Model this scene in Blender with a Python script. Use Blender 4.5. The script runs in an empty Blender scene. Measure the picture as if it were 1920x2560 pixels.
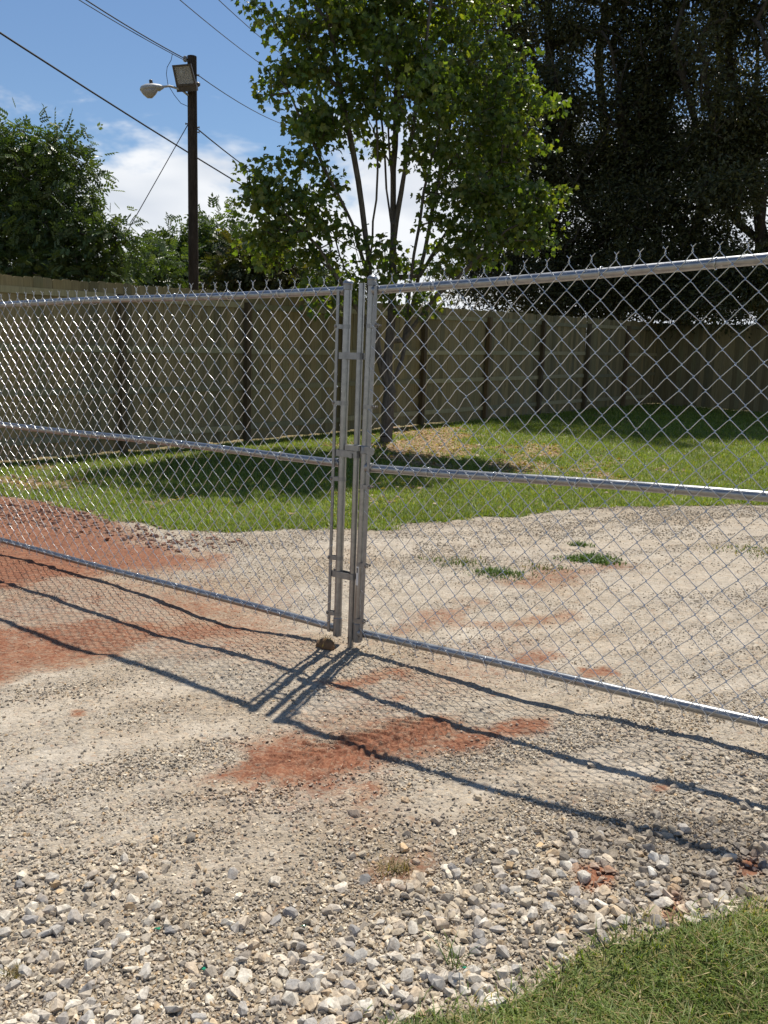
import bpy, math, random
import numpy as np
from mathutils import Vector, Matrix
random.seed(7); rng = np.random.default_rng(11)
scene = bpy.context.scene
col = scene.collection

# ------------------------------------------------------------------ camera
F = 2147.0; PITCH = math.radians(9.5); ROLL = 0.035; EYE = np.array([0, 0, 1.46])
_f = np.array([0, math.cos(PITCH), -math.sin(PITCH)]); _r = np.array([1.0, 0, 0]); _u = np.cross(_r, _f)
_c, _s = math.cos(ROLL), math.sin(ROLL)
AX_F, AX_R, AX_U = _f, _c * _r + _s * _u, _c * _u - _s * _r
cam = bpy.data.cameras.new('camera'); cam_o = bpy.data.objects.new('camera', cam); col.objects.link(cam_o)
cam.sensor_fit = 'VERTICAL'; cam.sensor_height = 36; cam.sensor_width = 27; cam.lens = 36 * F / 2560
cam.clip_start = 0.05; cam.clip_end = 3000
m = Matrix.Identity(4)
for i in range(3):
    m[i][0], m[i][1], m[i][2], m[i][3] = AX_R[i], AX_U[i], -AX_F[i], EYE[i]
cam_o.matrix_world = m
scene.camera = cam_o
scene.render.resolution_x = 768; scene.render.resolution_y = 1024

# ------------------------------------------------------------------ sky and sun
SUN_EL, SUN_AZ = math.radians(62.2), math.radians(18.4)
SUN = np.array([math.sin(SUN_AZ) * math.cos(SUN_EL), math.cos(SUN_AZ) * math.cos(SUN_EL), math.sin(SUN_EL)])
world = bpy.data.worlds.new('World'); scene.world = world; world.use_nodes = True
wn, wl = world.node_tree.nodes, world.node_tree.links
wn.clear()
w_out = wn.new('ShaderNodeOutputWorld'); w_bg = wn.new('ShaderNodeBackground'); w_bg.inputs[1].default_value = 0.077
sky = wn.new('ShaderNodeTexSky'); sky.sky_type = 'NISHITA'; sky.sun_disc = False
sky.sun_elevation = SUN_EL; sky.sun_rotation = SUN_AZ; sky.air_density = 1.15; sky.dust_density = 0.12; sky.ozone_density = 2.2
w_tc = wn.new('ShaderNodeTexCoord'); w_sep = wn.new('ShaderNodeSeparateXYZ')
wl.new(w_tc.outputs['Generated'], w_sep.inputs[0])
def wmath(op, a, b=None, clamp=False):
    n = wn.new('ShaderNodeMath'); n.operation = op; n.use_clamp = clamp
    for i, v in enumerate((a, b)):
        if v is None: continue
        if isinstance(v, (int, float)): n.inputs[i].default_value = v
        else: wl.new(v, n.inputs[i])
    return n.outputs[0]
zc = wmath('MAXIMUM', w_sep.outputs[2], 0.0)
den = wmath('ADD', zc, 0.22)
cmb = wn.new('ShaderNodeCombineXYZ')
wl.new(wmath('DIVIDE', w_sep.outputs[0], den), cmb.inputs[0]); wl.new(wmath('DIVIDE', w_sep.outputs[1], den), cmb.inputs[1])
wl.new(wmath('MULTIPLY', zc, 2.6), cmb.inputs[2])
cn = wn.new('ShaderNodeTexNoise'); cn.inputs['Scale'].default_value = 1.15; cn.inputs['Detail'].default_value = 6
cn.inputs['Roughness'].default_value = 0.58; cn.inputs['Distortion'].default_value = 0.35
cmap = wn.new('ShaderNodeMapping'); cmap.inputs['Location'].default_value = (17.73, 5.96, 0.0)
wl.new(cmb.outputs[0], cmap.inputs[0]); wl.new(cmap.outputs[0], cn.inputs['Vector'])
lowb = wmath('MULTIPLY', wmath('SUBTRACT', 0.255, zc), 1.9)      # more cloud towards the horizon
cv = wmath('ADD', cn.outputs[0], lowb)
cr = wn.new('ShaderNodeMapRange'); cr.interpolation_type = 'SMOOTHSTEP'
cr.inputs['From Min'].default_value = 0.51; cr.inputs['From Max'].default_value = 0.61; cr.inputs['To Max'].default_value = 0.96
wl.new(cv, cr.inputs['Value'])
cn2 = wn.new('ShaderNodeTexNoise'); cn2.inputs['Scale'].default_value = 3.3; cn2.inputs['Detail'].default_value = 2
wl.new(cmap.outputs[0], cn2.inputs['Vector'])
ccol = wn.new('ShaderNodeValToRGB')
ccol.color_ramp.elements[0].position = 0.32; ccol.color_ramp.elements[0].color = (8.2, 8.7, 9.5, 1)
ccol.color_ramp.elements[1].position = 0.58; ccol.color_ramp.elements[1].color = (10.8, 11.0, 11.3, 1)
wl.new(cn2.outputs[0], ccol.inputs[0])
wtint = wn.new('ShaderNodeMixRGB'); wtint.blend_type = 'MULTIPLY'; wtint.inputs[0].default_value = 1.0; wtint.inputs[2].default_value = (.90, 1.0, 1.12, 1)
wl.new(sky.outputs[0], wtint.inputs[1])
wmix = wn.new('ShaderNodeMixRGB')
wl.new(cr.outputs[0], wmix.inputs[0]); wl.new(wtint.outputs[0], wmix.inputs[1]); wl.new(ccol.outputs[0], wmix.inputs[2])
wl.new(wmix.outputs[0], w_bg.inputs[0]); wl.new(w_bg.outputs[0], w_out.inputs[0])
sun_d = bpy.data.lights.new('sun', 'SUN'); sun_d.energy = 5.0; sun_d.angle = math.radians(0.53); sun_d.color = (1.0, 0.95, 0.86)
sun_o = bpy.data.objects.new('sun', sun_d); col.objects.link(sun_o)
sun_o.rotation_euler = Vector((-SUN).tolist()).to_track_quat('-Z', 'Y').to_euler(); sun_o.location = (6, 18, 34)
cy = scene.cycles; cy.max_bounces = 5; cy.diffuse_bounces = 2; cy.glossy_bounces = 3; cy.transmission_bounces = 4; cy.transparent_max_bounces = 6
vs = scene.view_settings
vs.view_transform = 'Standard'; vs.look = 'None'; vs.exposure = 0.22; vs.gamma = 1.0; vs.use_curve_mapping = False

# ------------------------------------------------------------------ pixel helpers (a pixel is a direction only)
def ray(x, y): return AX_F + (x - 960) / F * AX_R + (1280 - y) / F * AX_U
def gnd(x, y, z=0.0):
    d = ray(x, y); return EYE + (z - EYE[2]) / d[2] * d
def at(x, y, Y):
    d = ray(x, y); return EYE + Y / d[1] * d
def on_plane(x, y, p, n):
    d = ray(x, y); return EYE + ((p - EYE) @ n) / (d @ n) * d

# ------------------------------------------------------------------ mesh helpers
def tag(o, label=None, cat=None, group=None, kind=None):
    if label: o['label'] = label
    if cat: o['category'] = cat
    if group: o['group'] = group
    if kind: o['kind'] = kind
    return o
def empty(name, loc=(0, 0, 0)):
    o = bpy.data.objects.new(name, None); col.objects.link(o); o.location = loc; o.empty_display_size = 0.1
    return o
def link(name, me, mat=None, parent=None, smooth=False):
    if mat and not me.materials: me.materials.append(mat)
    if len(me.polygons): me.polygons.foreach_set('use_smooth', np.full(len(me.polygons), bool(smooth)))
    o = bpy.data.objects.new(name, me); col.objects.link(o)
    if parent is not None:
        o.parent = parent
        o.matrix_parent_inverse = Matrix.Translation(parent.location).inverted()
    return o
def np_mesh(name, V, Fc, color=None, cname='col', extra=None):
    """V (n,3); Fc (k,3) or (k,4) int array; fast"""
    V = np.asarray(V, np.float32); Fc = np.asarray(Fc, np.int32)
    me = bpy.data.meshes.new(name)
    me.vertices.add(len(V)); me.vertices.foreach_set('co', V.ravel())
    k = Fc.shape[1]
    me.loops.add(Fc.size); me.loops.foreach_set('vertex_index', Fc.ravel())
    me.polygons.add(len(Fc)); me.polygons.foreach_set('loop_start', np.arange(0, Fc.size, k, dtype=np.int32))
    me.polygons.foreach_set('loop_total', np.full(len(Fc), k, np.int32))
    if color is not None:
        a = me.attributes.new(cname, 'FLOAT_COLOR', 'POINT')
        c4 = np.ones((len(V), 4), np.float32); c4[:, :3] = color; a.data.foreach_set('color', c4.ravel())
    for nm, arr in (extra or {}).items():
        a = me.attributes.new(nm, 'FLOAT', 'POINT'); a.data.foreach_set('value', np.asarray(arr, np.float32))
    me.update(calc_edges=True); me.validate()
    return me
class MB:
    def __init__(s): s.v = []; s.f = []
    def add(s, V, Fs):
        b = len(s.v); s.v += [tuple(map(float, p)) for p in V]; s.f += [tuple(i + b for i in q) for q in Fs]; return s
    def tube(s, path, rad, n=8, cap=True):
        P = [np.array(p, float) for p in path]; k = len(P)
        R_ = [rad] * k if np.isscalar(rad) else rad
        up = None; V = []
        for i in range(k):
            t = P[min(i + 1, k - 1)] - P[max(i - 1, 0)]; t = t / (np.linalg.norm(t) + 1e-12)
            if up is None:
                a = np.array([0, 0, 1.0]) if abs(t[2]) < 0.9 else np.array([1.0, 0, 0])
                up = np.cross(t, a)
            up = up - (up @ t) * t; up /= np.linalg.norm(up); w = np.cross(t, up)
            for j in range(n):
                an = 2 * math.pi * j / n
                V.append(P[i] + R_[i] * (math.cos(an) * up + math.sin(an) * w))
        Fs = [(i * n + j, i * n + (j + 1) % n, (i + 1) * n + (j + 1) % n, (i + 1) * n + j) for i in range(k - 1) for j in range(n)]
        if cap: Fs += [tuple(range(n))[::-1], tuple((k - 1) * n + j for j in range(n))]
        return s.add(V, Fs)
    def box(s, c, ax, ay, az):
        """centre and three half-extent vectors"""
        c, ax, ay, az = (np.array(q, float) for q in (c, ax, ay, az))
        V = [c + i * ax + j * ay + k * az for i in (-1, 1) for j in (-1, 1) for k in (-1, 1)]
        Fs = [(0, 1, 3, 2), (4, 6, 7, 5), (0, 4, 5, 1), (2, 3, 7, 6), (0, 2, 6, 4), (1, 5, 7, 3)]
        return s.add(V, Fs)
    def lathe(s, c, ax, prof, n=12):
        """profile list of (r, h) along axis ax from c"""
        ax = np.array(ax, float); ax /= np.linalg.norm(ax); c = np.array(c, float)
        a = np.array([0, 0, 1.0]) if abs(ax[2]) < 0.9 else np.array([1.0, 0, 0])
        u = np.cross(ax, a); u /= np.linalg.norm(u); w = np.cross(ax, u)
        V = [c + h * ax + r * (math.cos(2 * math.pi * j / n) * u + math.sin(2 * math.pi * j / n) * w) for r, h in prof for j in range(n)]
        k = len(prof)
        Fs = [(i * n + j, i * n + (j + 1) % n, (i + 1) * n + (j + 1) % n, (i + 1) * n + j) for i in range(k - 1) for j in range(n)]
        Fs += [tuple(range(n))[::-1], tuple((k - 1) * n + j for j in range(n))]
        return s.add(V, Fs)
    def build(s, name, mat, parent=None, smooth=False, auto=None):
        me = bpy.data.meshes.new(name); me.from_pydata(s.v, [], s.f); me.update()
        o = link(name, me, mat, parent, smooth)
        if auto is not None: me.set_sharp_from_angle(angle=math.radians(auto))
        return o

# ------------------------------------------------------------------ numpy noise
def _hash(ix, iy, seed):
    h = (ix.astype(np.int64) * 374761393 + iy.astype(np.int64) * 668265263 + seed * 974711) & 0x7fffffff
    h = ((h ^ (h >> 13)) * 1274126177) & 0x7fffffff
    return ((h ^ (h >> 16)) & 0xffff) / 65535.0
def vnoise(x, y, seed=0):
    ix, iy = np.floor(x), np.floor(y); fx, fy = x - ix, y - iy
    fx = fx * fx * (3 - 2 * fx); fy = fy * fy * (3 - 2 * fy)
    a, b, c, d = _hash(ix, iy, seed), _hash(ix + 1, iy, seed), _hash(ix, iy + 1, seed), _hash(ix + 1, iy + 1, seed)
    return (a * (1 - fx) + b * fx) * (1 - fy) + (c * (1 - fx) + d * fx) * fy
def fbm(x, y, seed=0, o=4):
    s = 0; a = 0.5
    for i in range(o):
        s = s + a * vnoise(x * 2 ** i + i * 17.3, y * 2 ** i - i * 9.1, seed + i); a *= 0.5
    return s / (1 - 0.5 ** o)
def sstep(a, b, x):
    t = np.clip((x - a) / (b - a), 0, 1); return t * t * (3 - 2 * t)
def sdf(poly, X, Y):
    """signed distance to a polygon, negative inside"""
    P = np.asarray(poly, float)[:, :2]; d = np.full(X.shape, 1e9); ins = np.zeros(X.shape, bool)
    for i in range(len(P)):
        ax, ay = P[i]; bx, by = P[(i + 1) % len(P)]
        ex, ey = bx - ax, by - ay; t = np.clip(((X - ax) * ex + (Y - ay) * ey) / (ex * ex + ey * ey + 1e-12), 0, 1)
        d = np.minimum(d, (X - ax - t * ex) ** 2 + (Y - ay - t * ey) ** 2)
        cond = ((ay > Y) != (by > Y))
        xi = ex * (Y - ay) / (ey if abs(ey) > 1e-12 else 1e-12) + ax
        ins ^= cond & (X < xi)
    d = np.sqrt(d); return np.where(ins, -d, d)

# ------------------------------------------------------------------ terrain
# heights read off the rail shadows on the drive
TERR = np.array([(-.07,4.24,-.007),(.19,4.05,.004),(.4,3.88,.003),(.6,3.73,-.007),(.78,3.58,-.008),(.96,3.46,.017),(1.12,3.36,.048),(1.27,3.25,.053),(1.41,3.13,.048),(1.49,3.08,.054),
 (-.16,3.78,.012),(-.03,3.66,-.006),(.17,3.51,0),(.36,3.36,-.008),(.53,3.23,.002),(.69,3.11,.006),(.84,3.0,.011),(.99,2.91,.036),(1.12,2.81,.039),(1.24,2.72,.048),(1.31,2.66,.054),
 (-.42,3.41,-.012),(-.21,3.26,-.006),(-.02,3.12,.003),(.15,2.98,.003),(.32,2.87,.013),(.47,2.76,.023),(.61,2.66,.045),(.74,2.57,.059),(.86,2.49,.078),(.98,2.41,.102),(1.08,2.33,.091),(1.14,2.27,.081),
 (-2.89,6.33,-.034),(-2.4,5.97,-.023),(-2.11,5.76,-.012),(-1.75,5.49,-.014),(-1.44,5.26,-.019),(-1.19,5.06,-.042),(-1.05,4.94,-.073),(-.86,4.8,-.071),(-.57,4.6,-.034),(-.32,4.44,0),(-.15,4.37,0),
 (-2.52,5.51,-.023),(-2.09,5.2,-.009),(-1.7,4.89,-.027),(-1.42,4.68,-.028),(-1.19,4.51,-.028),(-.89,4.3,-.013),(-.67,4.15,.009),(-.49,4.02,.013),(-.4,3.95,.009),
 (-2.16,4.71,-.016),(-1.97,4.56,-.019),(-1.71,4.36,-.037),(-1.45,4.16,-.036),(-1.24,4.03,-.009),(-1.08,3.92,.016),(-.89,3.77,.009),(-.71,3.64,.01),(-.54,3.51,.006)])
def poly_g(px, z=0.0): return np.array([gnd(x, y, z)[:2] for x, y in px])
LAWN_EDGE = [(0,1243),(100,1250),(200,1273),(300,1300),(400,1322),(500,1328),(600,1326),(700,1328),(850,1326),(960,1318),(1100,1305),(1250,1291),(1400,1279),(1550,1273),(1700,1266),(1800,1262),(1920,1264)]
LAWN = [(-30, 4), (-9.5, 9.6), (-6, 9.3)] + [tuple(p) for p in poly_g(LAWN_EDGE)] + [(8, 11.2), (14, 14), (30, 20), (60, 60), (0, 60), (-30, 30)]
VERGE_EDGE = [(960,2540),(1105,2488),(1238,2455),(1307,2432),(1423,2403),(1539,2380),(1631,2358),(1660,2338),(1770,2322),(1920,2285)]
VERGE = [(-0.9, 0.55), (-0.25, 1.35)] + [tuple(p) for p in poly_g(VERGE_EDGE, 0.045)] + [(1.6, 2.45), (2.6, 3.1), (5.5, 4.6), (9, 5.5), (9, -3), (-0.9, -3)]
def height(X, Y, fine=True):
    X = np.asarray(X, float); Y = np.asarray(Y, float)
    k = 0.6; s = np.logaddexp(0, (Y - 11.3) / k) * k
    z = 0.041 * np.minimum(s, 22 + 0 * s)
    num = np.zeros(X.shape); den_ = np.full(X.shape, 0.25)
    near = (np.abs(X) < 6) & (Y > 0) & (Y < 9)
    xn, yn = X[near], Y[near]
    if xn.size:
        nn = np.zeros(xn.shape); dd = np.full(xn.shape, 0.25)
        for tx, ty, tz in TERR:
            w = np.exp(-((xn - tx) ** 2 + (yn - ty) ** 2) / (2 * 0.24 ** 2)); nn += w * tz; dd += w
        num[near] = nn; den_[near] = dd
    z = z + num / den_
    if fine:
        ru = 0.62; c = X * math.cos(ru) - Y * math.sin(ru) * 1.0
        amp = sstep(0.4, 1.4, np.hypot(X + 0.15, Y - 4.35)) * sstep(12, 9, Y)
        z = z + amp * 0.012 * (fbm(X * 1.6 + Y * 0.3, Y * 2.2 - X * 0.8, 5) - 0.5) * 2
        z = z + 0.016 * (fbm(X * 9, Y * 9, 9, 3) - 0.5) * sstep(40, 12, np.hypot(X, Y))
        nr = sstep(7.5, 5.0, Y) * (np.abs(X) < 6)
        z = z + nr * 0.010 * (fbm(X * 31, Y * 31, 13, 3) - 0.5)
    return z
def hz(x, y): return float(height(np.array([x]), np.array([y]))[0])

def axis_pts(lo, hi, fn):
    v = [lo]
    while v[-1] < hi: v.append(v[-1] + fn(v[-1]))
    return v
def dx_fn(x):
    a = abs(x)
    return 0.016 if a < 1.35 else (0.035 if a < 3.2 else (0.08 if a < 6 else max(0.16, (a - 5) * 0.3)))
xs = np.array(sorted([-q for q in axis_pts(0.008, 700, dx_fn)] + axis_pts(0.008, 700, dx_fn)))
def dy_fn(y): return 0.016 if y < 4.3 else (0.035 if y < 7 else (0.07 if y < 12 else (0.25 if y < 30 else (y - 29) * 0.3)))
ys = np.array(sorted([1.3 - q for q in axis_pts(0.03, 700, lambda q: 0.03 + q * 0.3)] + axis_pts(1.3, 700, dy_fn)))
GX, GY = np.meshgrid(xs, ys); gx, gy = GX.ravel(), GY.ravel()
rag = (fbm(gx * 3.1, gy * 3.1, 21, 5) - 0.5)
d_lawn = sdf(LAWN, gx, gy); d_verge = sdf(VERGE, gx, gy)
m_lawn = sstep(0.10, -0.16, d_lawn + rag * 0.55); m_verge = sstep(0.05, -0.09, d_verge + rag * 0.25)
m_grass = np.maximum(m_lawn, m_verge)
CLAY = [
 (1.0, .28, [(-300,1195),(0,1238),(150,1258),(260,1296),(330,1340),(430,1378),(545,1392),(520,1412),(340,1428),(180,1440),(0,1470),(-300,1450)]),
 (.8, .22, [(-200,1560),(0,1555),(150,1545),(350,1540),(520,1532),(660,1545),(620,1578),(420,1600),(250,1645),(100,1678),(0,1698),(-200,1710)]),
 (.55, .15, [(270,1490),(420,1475),(560,1490),(640,1510),(500,1525),(330,1520)]),
 (1.0, .16, [(560,1940),(640,1878),(760,1848),(900,1830),(1010,1812),(1110,1797),(1120,1830),(1010,1895),(940,1935),(830,1957),(700,1970)]),
 (1.0, .09, [(1080,1862),(1200,1832),(1330,1803),(1342,1826),(1240,1852),(1130,1878)]),
 (.85, .08, [(815,1703),(900,1680),(1010,1658),(1045,1690),(960,1716),(850,1732)]),
 (.8, .05, [(955,1742),(1020,1723),(1045,1750),(980,1768)]),
 (.5, .12, [(960,1592),(1000,1545),(1100,1520),(1200,1508),(1190,1540),(1080,1565),(1000,1592)]),
 (.75, .06, [(1270,1645),(1340,1630),(1392,1640),(1360,1662),(1290,1664)]),
 (.85, .05, [(1445,1672),(1520,1662),(1535,1686),(1470,1692)]),
 (.55, .16, [(1270,1462),(1330,1430),(1430,1418),(1560,1402),(1560,1422),(1440,1442),(1350,1467)]),
 (.5, .1, [(1200,1560),(1330,1540),(1420,1530),(1400,1550),(1300,1570)]),
 (1.0, .03, [(1435,2213),(1500,2203),(1538,2235),(1500,2277),(1445,2262)]),
 (1.0, .03, [(1838,2213),(1880,2203),(1893,2245),(1850,2252)]),
 (.9, .03, [(1640,2298),(1690,2288),(1712,2340),(1650,2347)]),
 (.45, .05, [(870,2160),(960,2140),(1060,2150),(1090,2190),(1000,2230),(900,2220)]),
 (.7, .02, [(1622,1983),(1672,1988),(1662,2007),(1630,2003)]),
 (.9, .02, [(178,1781),(212,1782),(207,1797),(180,1795)]),
 (.6, .05, [(880,1968),(950,1950),(965,1985),(900,2012)]),
 (.40, .3, [(-100,1380),(300,1430),(700,1470),(780,1600),(700,1660),(300,1640),(-100,1560)]),
 (.33, .3, [(560,1980),(760,1800),(1050,1640),(1300,1600),(1340,1660),(1000,1800),(900,2060)]),
]
DUST = [
 (.6, .16, [(-150,1735),(0,1720),(250,1692),(560,1690),(620,1716),(300,1768),(0,1830),(-150,1850)]),
 (.6, .16, [(-150,1940),(0,1900),(300,1822),(620,1790),(640,1820),(330,1882),(0,1962),(-150,2000)]),
 (1.0, .08, [(1060,2060),(1250,1978),(1420,1955),(1400,2012),(1200,2085),(1040,2125)]),
 (.9, .06, [(1450,1962),(1620,1928),(1650,1958),(1500,1992)]),
 (.5, .5, [(700,1335),(1300,1295),(2100,1262),(2100,1490),(1400,1530),(950,1520),(720,1440)]),
 (.8, .2, [(1080,1570),(1500,1520),(1920,1500),(1920,1540),(1500,1580),(1100,1640)]),
]
def streak(X, Y):
    u_ = X * .87 + Y * .49; v_ = X * .49 - Y * .87 + .10 * np.sin(u_ * .9)
    return fbm(u_ * .55, v_ * 4.2, 35, 4)
COARSE_P = [(-200,2700),(-200,2330),(300,2290),(700,2200),(850,2080),(1200,2020),(1480,2040),(1700,2020),(2000,2060),(2000,2250),(1700,2330),(1300,2440),(950,2700)]
def coarse(X, Y): return sstep(.25, -.2, sdf(poly_g(COARSE_P, .03), X, Y) + (fbm(X * 4, Y * 4, 37, 4) - .5) * .5)
def masks(X, Y):
    w = fbm(X * 5, Y * 5, 31, 5) - 0.5
    c = np.zeros(X.shape); d = np.zeros(X.shape)
    for a, soft, px in CLAY: c = np.maximum(c, a * sstep(soft, -soft, sdf(poly_g(px), X, Y) + w * min(soft * 3.2, .4)))
    for a, soft, px in DUST: d = np.maximum(d, a * sstep(soft, -soft, sdf(poly_g(px), X, Y) + w * min(soft * 3.2, .4)))
    d = np.maximum(d * (.55 + .6 * sstep(.35, .6, streak(X, Y))), .55 * sstep(.55, .7, streak(X, Y)) * sstep(9, 7, Y))
    return c, d * (1 - c) * (1 - .7 * coarse(X, Y))
sel = (np.abs(gx) < 9) & (gy > -2) & (gy < 13)
g_clay = np.zeros(gx.shape); g_dust = np.zeros(gx.shape)
g_clay[sel], g_dust[sel] = masks(gx[sel], gy[sel])
g_coarse = np.zeros(gx.shape); g_coarse[sel] = coarse(gx[sel], gy[sel])
BARE = [(.9, .25, [(950,1115),(1000,1088),(1120,1080),(1190,1098),(1190,1125),(1100,1150),(980,1140)]), (.75, .2, [(1200,1135),(1300,1120),(1390,1118),(1370,1150),(1260,1160)]),
        (.6, .3, [(-50,1170),(140,1165),(200,1180),(120,1200),(-50,1205)]), (.5, .3, [(1330,1165),(1480,1140),(1540,1150),(1420,1178)]), (.35,.3,[(960,1200),(1060,1190),(1060,1215),(980,1225)])]
def bare_mask(X, Y):
    w = fbm(X * 2.2, Y * 2.2, 41, 5) - 0.5; b = np.zeros(X.shape)
    for a, soft, px in BARE: b = np.maximum(b, a * sstep(soft, -soft, sdf(poly_g(px, .15), X, Y) + w * 2.0))
    return np.clip(b + sstep(0.66, 0.8, fbm(X * 0.9, Y * 0.9, 47, 4)) * 0.6, 0, 1)
g_bare = bare_mask(gx, gy)
gz = height(gx, gy)
# tyre lug prints in the red clay
LUG = poly_g([(690,1915),(800,1862),(1000,1820),(1110,1803),(1110,1825),(960,1880),(830,1935),(720,1945)])
lw = sstep(0.02, -0.05, sdf(LUG, gx, gy))
la = math.radians(62); lu = gx * math.sin(la) + gy * math.cos(la); lv = gx * math.cos(la) - gy * math.sin(la)
gz = gz + g_clay * (1 - lw) * .022 * (fbm((gx * .87 + gy * .49) * 2.2, (gx * .49 - gy * .87) * 15, 79, 3) - .5) * sstep(9, 6.5, gy)
gz = gz + m_verge * 0.012
GV = np.stack([gx, gy, gz], 1)
nx, ny = len(xs), len(ys)
ii = (np.arange(ny - 1)[:, None] * nx + np.arange(nx - 1)[None, :]).ravel()
GF = np.stack([ii, ii + 1, ii + 1 + nx, ii + nx], 1)
fx, fy = gx[GF].mean(1), gy[GF].mean(1); fd_l = sdf(LAWN, fx, fy) + (fbm(fx * 3.1, fy * 3.1, 21, 5) - .5) * .55; fd_v = sdf(VERGE, fx, fy) + (fbm(fx * 3.1, fy * 3.1, 21, 5) - .5) * .25

# fence line geometry (plan)
FA, FB, FC = np.array([-9.0, 7.25]), np.array([8.25, 27.1]), np.array([14.6, 21.9])
FA = np.array([-5.12, 11.5]) - 4.2 * (np.array([8.25, 27.1]) - np.array([-5.12, 11.5])) / np.linalg.norm(np.array([13.37, 15.6]))
fdir = (FB - FA) / np.linalg.norm(FB - FA); fdir2 = (FC - FB) / np.linalg.norm(FC - FB)
YARD = [tuple(FA), tuple(FB), tuple(FC), (30, 8), (10, -40), (-40, -40), (-30, 0)]
in_yard = sdf(YARD, fx, fy) < 0.0
road = (np.abs(fx) < 9) & (fy > -8) & (fy < 13)
sel_lawn = (fd_l < 0) & in_yard & (fy < 40); sel_verge = (fd_v < 0) & ~sel_lawn & (fy > -6) & (np.abs(fx) < 9)
sel_drive = ~sel_lawn & ~sel_verge & road & in_yard; sel_rest = ~(sel_lawn | sel_verge | sel_drive)

# ------------------------------------------------------------------ materials
def new_mat(name):
    mt = bpy.data.materials.new(name); mt.use_nodes = True
    nt = mt.node_tree; nt.nodes.clear()
    out = nt.nodes.new('ShaderNodeOutputMaterial')
    return mt, nt.nodes, nt.links, out
class NB:
    """small node builder"""
    def __init__(s, name): s.m, s.n, s.l, s.out = new_mat(name)
    def node(s, t, **kw):
        n = s.n.new(t)
        for k, v in kw.items(): setattr(n, k, v)
        return n
    def put(s, inp, v):
        if hasattr(v, 'is_output') or hasattr(v, 'links'): s.l.new(v, inp)
        else: inp.default_value = v
    def math(s, op, a, b=0.0, clamp=False):
        n = s.node('ShaderNodeMath', operation=op, use_clamp=clamp); s.put(n.inputs[0], a); s.put(n.inputs[1], b); return n.outputs[0]
    def mix(s, f, a, b, bt='MIX'):
        n = s.node('ShaderNodeMixRGB', blend_type=bt); s.put(n.inputs[0], f); s.put(n.inputs[1], a); s.put(n.inputs[2], b); return n.outputs[0]
    def noise(s, vec, scale, detail=4, rough=.55, dist=0.0):
        n = s.node('ShaderNodeTexNoise'); s.put(n.inputs['Vector'], vec); n.inputs['Scale'].default_value = scale
        n.inputs['Detail'].default_value = detail; n.inputs['Roughness'].default_value = rough; n.inputs['Distortion'].default_value = dist
        return n.outputs[0]
    def voro(s, vec, scale, feature='F1', out=0, rnd=1.0):
        n = s.node('ShaderNodeTexVoronoi', feature=feature); s.put(n.inputs['Vector'], vec); n.inputs['Scale'].default_value = scale
        n.inputs['Randomness'].default_value = rnd
        return n.outputs[out]
    def ramp(s, f, stops, interp='LINEAR'):
        n = s.node('ShaderNodeValToRGB'); s.put(n.inputs[0], f); e = n.color_ramp.elements; n.color_ramp.interpolation = interp
        while len(e) < len(stops): e.new(0.5)
        for q, (p, c) in zip(e, stops): q.position = p; q.color = (*c, 1) if len(c) == 3 else c
        return n.outputs[0]
    def rng(s, v, a, b, c=0.0, d=1.0):
        n = s.node('ShaderNodeMapRange'); s.put(n.inputs[0], v)
        for i, q in enumerate((a, b, c, d)): n.inputs[i + 1].default_value = q
        return n.outputs[0]
    def attr(s, name, out='Fac'): return s.node('ShaderNodeAttribute', attribute_name=name).outputs[out]
    def pos(s): return s.node('ShaderNodeTexCoord').outputs['Object']
    def scaled(s, v, sc):
        n = s.node('ShaderNodeMapping'); s.put(n.inputs[0], v); n.inputs['Scale'].default_value = sc; return n.outputs[0]
    def bump(s, h, strength, dist, nrm=None):
        n = s.node('ShaderNodeBump'); s.put(n.inputs['Height'], h); n.inputs['Strength'].default_value = strength; n.inputs['Distance'].default_value = dist
        if nrm is not None: s.l.new(nrm, n.inputs['Normal'])
        return n.outputs[0]
    def bsdf(s, color, rough=.8, metal=0.0, nrm=None, spec=.5):
        b = s.node('ShaderNodeBsdfPrincipled'); s.put(b.inputs['Base Color'], color); s.put(b.inputs['Roughness'], rough); s.put(b.inputs['Metallic'], metal)
        b.inputs['Specular IOR Level'].default_value = spec
        if nrm is not None: s.l.new(nrm, b.inputs['Normal'])
        s.l.new(b.outputs[0], s.out.inputs[0]); return b

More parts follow.
